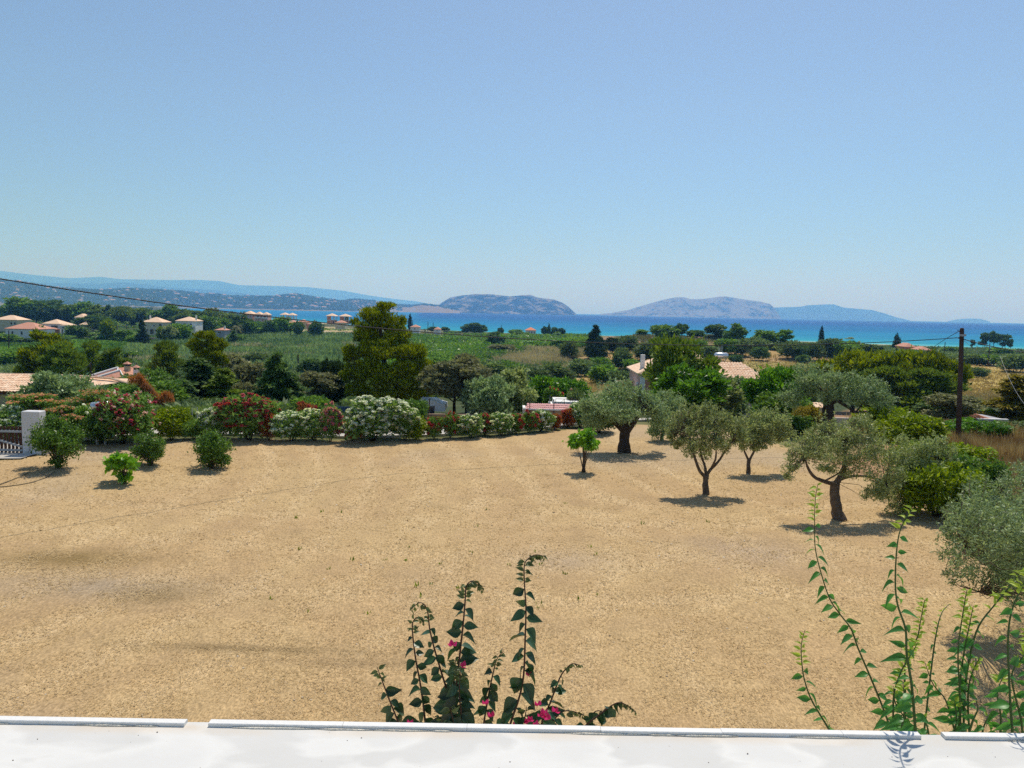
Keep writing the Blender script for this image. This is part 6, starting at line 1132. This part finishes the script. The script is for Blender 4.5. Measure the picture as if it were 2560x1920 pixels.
def trimseg(s0, s1, j):
    b = MB(); w0 = .0002; pts = []
    for z, in0, in1 in ((ZS-.0008-L0[2], -.0125, -.0005), (ZT-L0[2]-.0009, -.0125, -.0005), (ZT-L0[2], -.0117, -.0013)):
        for s, t in ((s0+w0, in0), (s1-w0, in0), (s1-w0, in1), (s0+w0, in1)): q = ux*s+uy*(t+j); pts.append((q[0], q[1], z))
    b.add(pts, [(0, 3, 2, 1), (0, 1, 5, 4), (1, 2, 6, 5), (2, 3, 7, 6), (3, 0, 4, 7), (4, 5, 9, 8), (5, 6, 10, 9), (6, 7, 11, 10), (7, 4, 8, 11), (8, 9, 10, 11)]); b.obj('trim', TRM, e)
for i in range(len(cuts)-1):
    if cuts[i+1][1] == 1: continue
    trimseg(cuts[i][0], cuts[i+1][0], rnd.uniform(-.0008, .0008))
b = MB(); s = -1.5
SEAL = plain('old_sealant', (.74, .70, .60), .7, .3, .15, 60, .5)
while s < 4.0:
    L1 = .03+rnd.random()*.10
    if not (cuts[1][0] < s+L1 and s < cuts[2][0]) and not (cuts[8][0] < s+L1 and s < cuts[9][0]) and rnd.random() < .8:
        P = [tuple(ux*(s+L1*q/4)+uy*(-.0133-rnd.random()*.0012)+np.array([0, 0, ZS+.0006-L0[2]])) for q in range(5)]; b.tube(P, [.0004]+[.0012+rnd.random()*.0009 for _ in range(3)]+[.0004], 5)
    s += L1
b.obj('sealant_bead', SEAL, e, True, kind='stuff')
for _ in range(26):  # crumbs of dirt
    s, t = rnd.uniform(0, 1.5), rnd.uniform(-.11, -.025); r = rnd.uniform(.0005, .0014); q = pw_(s, t, ZS+r*.3); o = MB().add([(r, 0, 0), (0, r, 0), (-r, 0, 0), (0, -r*.6, 0), (0, 0, r*.7)], [(0, 1, 4), (1, 2, 4), (2, 3, 4), (3, 0, 4)])
    CR = globals().setdefault('CR', MB()); CR.add([(v[0]+q[0], v[1]+q[1], v[2]+q[2]) for v in o.v], o.f)
CR.obj('dirt_specks', PM['rust'], None, kind='stuff', label='tiny dirt specks on the white parapet')
MB().box(-6, 8, -4, .7, 5.25, 5.4).obj('terrace_floor', PM['concrete'], None, kind='structure')
cs = [pw_(-9, -.02, 0), pw_(12, -.02, 0), pw_(12, -.28, 0), pw_(-9, -.28, 0)]; wb = MB(); wb.add([(c_[0], c_[1], z) for z in (-.3, 5.24) for c_ in cs], [(0, 3, 2, 1), (4, 5, 6, 7), (0, 1, 5, 4), (1, 2, 6, 5), (2, 3, 7, 6), (3, 0, 4, 7)]); wb.obj('house_wall', PM['white'], None, kind='structure')
# ------------------------------------------------------------ climbing plants behind the parapet
def leaf1(name, prof, fold, curl, mat, tw=0.):
    """a leaf one unit long along +Y, folded on the midrib and curling down; prof: half widths"""
    n_ = len(prof); V = []; Fs = []
    for i, hw in enumerate(prof):
        y = i/(n_-1); z = -curl*y*y; xo = tw*math.sin(y*3); V += [(xo-hw, y-.05*hw, z+hw*fold), (xo-hw*.5, y, z+hw*fold*.35), (xo, y, z-.01), (xo+hw*.5, y, z+hw*fold*.35), (xo+hw, y-.05*hw, z+hw*fold)]
    for i in range(n_-1): Fs += [(i*5+j, i*5+j+1, i*5+j+6, i*5+j+5) for j in range(4)]
    return mesh(name, V, Fs, mat, True)
def vinemat(name, c, c2, transl, tcol, rough=.4):
    k = N(name); oi = k.n('ObjectInfo'); n_ = k.noise(k.obj(), 7, 3, .6); col = k.mix(oi.outputs['Random'], c, c2); col = k.mix(1.0, col, k.ramp(n_, [(.3, .75), (.7, 1.2)]), 'MULTIPLY')
    b = k.n('BsdfPrincipled'); k.l(col, b.inputs['Base Color']); b.inputs['Roughness'].default_value = rough; b.inputs['Specular IOR Level'].default_value = .4
    t = k.n('BsdfTranslucent'); t.inputs[0].default_value = tcol+(1,); m_ = k.n('MixShader'); m_.inputs[0].default_value = transl; k.l(b.outputs[0], m_.inputs[1]); k.l(t.outputs[0], m_.inputs[2]); k.l(m_.outputs[0], k.out.inputs[0]); return k.m
BG = vinemat('bougainvillea_leaf', (.010, .028, .012), (.04, .10, .04), .10, (.06, .16, .03)); BY = vinemat('young_bougainvillea_leaf', (.06, .09, .03), (.12, .16, .05), .2, (.2, .22, .05))
JG = vinemat('climber_leaf', (.03, .12, .03), (.07, .24, .05), .35, (.12, .38, .03)); JL = vinemat('lime_tip_leaf', (.22, .36, .04), (.40, .50, .06), .45, (.45, .60, .04))
BR = vinemat('bract', (.42, .01, .09), (.65, .03, .20), .4, (.85, .04, .22)); VS = plain('brown_vine_stem', (.06, .03, .02), .7, .3); VG = plain('green_vine_stem', (.045, .09, .02), .6, .3)
OV = [0.02, .20, .33, .36, .32, .23, .11, .004]; LAN = [.015, .14, .24, .27, .23, .16, .07, .003]
BL = [leaf1('leaf', OV, .45, .25, BG), leaf1('leaf', OV, .8, .5, BG, .05), leaf1('leaf', [x*.9 for x in OV], .25, .7, BG, -.05)]; BYL = leaf1('young_leaf', LAN, .6, .4, BY)
JLf = [leaf1('leaf', LAN, .5, .9, JG), leaf1('leaf', [x*1.15 for x in LAN], .35, .6, JG), leaf1('leaf', LAN, .7, 1.2, JG, .04)]; JT = [leaf1('tip_leaf', LAN, .5, .4, JL), leaf1('tip_leaf', LAN, .6, .8, JL)]
BRM = leaf1('bract', [.05, .28, .40, .42, .34, .2, .01], .6, .3, BR)
def orient(o, pos, axis, nrm, s):
    y = Vector(axis).normalized(); z = Vector(nrm); z = (z-y*z.dot(y)).normalized(); x = y.cross(z); M = Matrix(((x[0], y[0], z[0], pos[0]), (x[1], y[1], z[1], pos[1]), (x[2], y[2], z[2], pos[2]), (0, 0, 0, 1))); o.matrix_local = M @ Matrix.Diagonal((s, s, s, 1))
def shoot(par, org, pts, Y, r0, smat, leaves, lsize, gap, tip=None, tipf=.15, tips=.5, droop=.7, rg=None, lean=0., first=.0):
    """pts in photograph pixels at depth Y (leaning by lean metres towards the tip)"""
    rg = rg or rnd; n_ = len(pts); P = [Vector(at(p[0], p[1], Y+lean*i/(n_-1))) for i, p in enumerate(pts)]
    # catmull-rom through the points
    Q = []
    for i in range(n_-1):
        a, b_, c_, d = P[max(i-1, 0)], P[i], P[i+1], P[min(i+2, n_-1)]
        for q in range(5):
            t = q/5; Q.append(.5*((2*b_)+(-a+c_)*t+(2*a-5*b_+4*c_-d)*t*t+(-a+3*b_-3*c_+d)*t**3))
    Q.append(P[-1]); N_ = len(Q); rad = [r0*(1-.75*i/(N_-1)) for i in range(N_)]
    st_ = MB().tube([tuple(q-Vector(org)) for q in Q], rad, 7).obj('stem', smat, par, True)
    Ls = [0]
    for i in range(1, N_): Ls.append(Ls[-1]+(Q[i]-Q[i-1]).length)
    tot = Ls[-1]; s = tot*first+gap*.5; side = 1; cnt = 0
    while s < tot:
        i = max(j for j in range(N_) if Ls[j] <= s); i = min(i, N_-2); f = (s-Ls[i])/max(Ls[i+1]-Ls[i], 1e-6); p = Q[i].lerp(Q[i+1], f); tg = (Q[i+1]-Q[i]).normalized(); fr = s/tot; young = tip is not None and fr > 1-tipf
        sd_ = Vector((side, rg.uniform(-.6, .6), rg.uniform(-.1, .3))).normalized(); ax = (sd_*rg.uniform(.6, 1.0)+Vector((0, 0, -droop*rg.uniform(.3, 1.5)))+tg*(.3 if not young else .9)).normalized()
        nm = Vector((rg.uniform(-.7, .7), -rg.uniform(.0, 1.0), rg.uniform(.2, 1.0))); sz = lsize*(1-.45*fr)*rg.uniform(.7, 1.2)*(tips if young else 1)
        ms_ = tip[cnt % len(tip)] if young else leaves[rg.randrange(len(leaves))]
        o = link('young_leaf' if young else 'leaf', ms_, st_); orient(o, p-Vector(org)+ax*r0*.6, ax, nm, sz)
        side = -side; cnt += 1; s += gap*rg.uniform(.6, 1.4)*(.30 if young else (1-.35*fr))
    return st_, Q
def C1(l): return [(850+x/2.765, 1340+y/2.765) for x, y in l]
rg = random.Random(5); org = (-.15, 1.75, 0.0); e = empty('bougainvillea', org, 0, label='dark leaved bougainvillea shoots with magenta bracts behind the middle of the parapet', cat='climbing plant')
BSH = [([(420, 1420), (410, 1310), (340, 1130), (280, 970), (255, 905)], 1.85, .052, .05), ([(600, 1420), (590, 1290), (560, 1050), (520, 830), (500, 640), (512, 580), (550, 560), (570, 600)], 1.9, .044, .05), ([(800, 1420), (745, 1100), (700, 940), (650, 770), (620, 640), (605, 520), (575, 468), (540, 465), (495, 505)], 1.9, .044, .045),
       ([(790, 1420), (800, 1100), (830, 800), (850, 620), (865, 450), (872, 350), (910, 312), (960, 330), (992, 375)], 1.85, .052, .042), ([(700, 1420), (740, 1200), (790, 1000), (800, 860)], 1.9, .055, .032), ([(860, 1420), (840, 1250), (825, 1080), (835, 920)], 1.82, .058, .032), ([(980, 1420), (990, 1320), (1030, 1080), (1065, 920), (1085, 850), (1130, 795)], 1.95, .042, .038),
       ([(1150, 1420), (1180, 1290), (1240, 1110), (1270, 950), (1280, 700), (1285, 500), (1275, 330), (1275, 200), (1310, 150), (1360, 130), (1425, 145)], 1.8, .055, .045), ([(1360, 1420), (1390, 1310), (1450, 1160), (1520, 980), (1570, 910), (1610, 882), (1662, 895)], 1.9, .042, .040), ([(1400, 1420), (1440, 1320), (1530, 1220), (1600, 1210), (1685, 1240)], 2.0, .040, .034),
       ([(1640, 1420), (1690, 1320), (1800, 1230), (1900, 1160), (1960, 1158), (2045, 1215)], 1.95, .042, .040), ([(1690, 1420), (1720, 1290), (1770, 1210), (1850, 1230)], 2.0, .036, .036), ([(700, 1400), (720, 1300), (690, 1250)], 1.85, .05, .03), ([(1200, 1400), (1270, 1280), (1290, 1180)], 1.8, .055, .034), ([(1380, 1400), (1400, 1260), (1430, 1190)], 1.85, .05, .034), ([(830, 1420), (790, 1300), (760, 1180)], 1.8, .06, .03)]
NL = 0
for pts, Y_, ls, gp in BSH:
    st_, Q = shoot(e, org, C1(pts), Y_, .0032, VS, BL, ls*1.02, gp*.38, [BYL], .22, .62, .9, rg)
    q = Q[0]-Vector(org); MB().tube([tuple(q), (q[0]*.6, q[1]*.4+.1, q[2]-.7), (q[0]*.25, 0, 3.2), (0, 0, 1.4)], [.0033, .006, .010, .014], 6).obj('stem', VS, e, True)
MB().tube([(0, 0, -.1), (.04, .02, .8), (-.02, 0, 1.5)], [.035, .03, .022], 8).obj('trunk', BARKD, e, True)
for x, y in [(778, 755), (848, 900), (1300, 960), (485, 1298), (1003, 1160), (1047, 1248), (1370, 1170), (1490, 1212), (1425, 1250), (1410, 1225), (1437, 1268), (1272, 1288), (1315, 1272), (1350, 1310), (1212, 1312), (1385, 1245), (1300, 1283)]:
    p = Vector(at(850+x/2.765, 1340+y/2.765, 1.80))-Vector(org); bl_ = empty('blossom', tuple(p)); bl_.parent = e
    for q in range(3):
        a = q*2.1+rg.random(); o = link('bract', BRM, bl_); orient(o, (0, 0, 0), (math.cos(a)*.7, rg.uniform(-.3, .3), math.sin(a)*.5+.5), (math.cos(a), -1, math.sin(a)), rg.uniform(.010, .015))
def C2(l): return [(1860+x/2.2414, 1180+y/2.2414) for x, y in l]
rg = random.Random(9); org = (1.05, 1.35, 0.0); e = empty('climbing_shrub', org, 0, label='bright green climbing shrub with long thin shoots and lime tips at the parapet corner', cat='climbing plant')
JSH = [([(520, 1540), (480, 1450), (420, 1350), (370, 1260), (335, 1150), (322, 1040), (322, 960), (342, 885)], 1.45, .026, .032, .28, 0), ([(850, 1540), (828, 1460), (770, 1300), (700, 1130), (640, 990), (600, 880), (540, 800), (480, 710), (430, 560), (400, 430), (395, 300), (400, 150), (415, 65)], 1.5, .030, .032, .14, 0),
       ([(970, 1540), (963, 1470), (940, 1200), (912, 1020), (905, 880), (860, 740), (848, 600), (860, 400), (890, 290), (945, 205)], 1.075, .024, .026, .10, 0), ([(820, 1540), (835, 1440), (840, 1250), (880, 1120), (920, 1050), (975, 955)], 1.35, .024, .026, .4, 0), ([(900, 1540), (905, 1300), (905, 1060), (970, 930), (990, 830), (1012, 715)], 1.4, .024, .028, .45, 0),
       ([(1220, 1540), (1215, 1470), (1210, 1250), (1200, 1000), (1235, 740), (1250, 660)], 1.3, .024, .026, .22, 0), ([(1205, 1540), (1210, 1200), (1235, 1000), (1265, 850), (1285, 750)], 1.35, .022, .028, .3, 0), ([(1200, 1540), (1180, 1450), (1130, 1280), (1060, 1190), (1015, 1070)], 1.4, .026, .03, .1, 0), ([(1230, 1540), (1240, 1200), (1300, 900), (1400, 750), (1500, 630), (1565, 530)], 1.35, .028, .036, .3, 0),
       ([(1510, 1540), (1505, 1470), (1490, 1250), (1480, 950), (1500, 780), (1560, 640), (1620, 520)], 1.075, .024, .030, .2, 0), ([(1560, 1540), (1555, 1400), (1500, 1150), (1560, 1040), (1620, 980)], 1.3, .026, .03, .3, 0), ([(1000, 1540), (1060, 1020), (1100, 810), (1150, 740)], 1.6, .018, .05, .3, .1), ([(1240, 1540), (1280, 1400), (1310, 1330), (1300, 1280)], 1.25, .026, .026, .15, 0),
       ([(860, 1540), (890, 1400), (900, 1300), (890, 1180)], 1.3, .026, .024, .15, 0), ([(1150, 1540), (1190, 1400), (1180, 1290)], 1.3, .026, .024, .15, 0), ([(1620, 1540), (1600, 1300), (1590, 1100), (1600, 900)], 1.3, .028, .026, .2, 0), ([(1330, 1540), (1340, 1440), (1370, 1370)], 1.25, .028, .022, .1, 0), ([(1430, 1540), (1440, 1380), (1420, 1240), (1450, 1150)], 1.25, .028, .024, .15, 0), ([(1040, 1540), (1030, 1440), (1000, 1360)], 1.25, .026, .022, .1, 0), ([(1270, 1540), (1255, 1300), (1270, 1150), (1320, 1040)], 1.35, .026, .024, .2, 0), ([(930, 1540), (925, 1420), (850, 1300), (838, 1200)], 1.35, .024, .026, .2, 0)]
for pts, Y_, ls, gp, tf, ln in JSH:
    st_, Q = shoot(e, org, C2(pts), Y_, .0024, VG, JLf, ls*1.1, gp*.52, JT, tf, .75, .45, rg, ln)
    q = Q[0]-Vector(org); MB().tube([tuple(q), (q[0]*.7, q[1]+.12, q[2]-.6), (q[0]*.3, .05, 3.2), (0, 0, 1.2)], [.0026, .005, .008, .012], 6).obj('stem', VG, e, True)
MB().tube([(0, 0, -.1), (.03, .02, .7), (0, 0, 1.3)], [.03, .026, .02], 8).obj('trunk', BARKD, e, True)
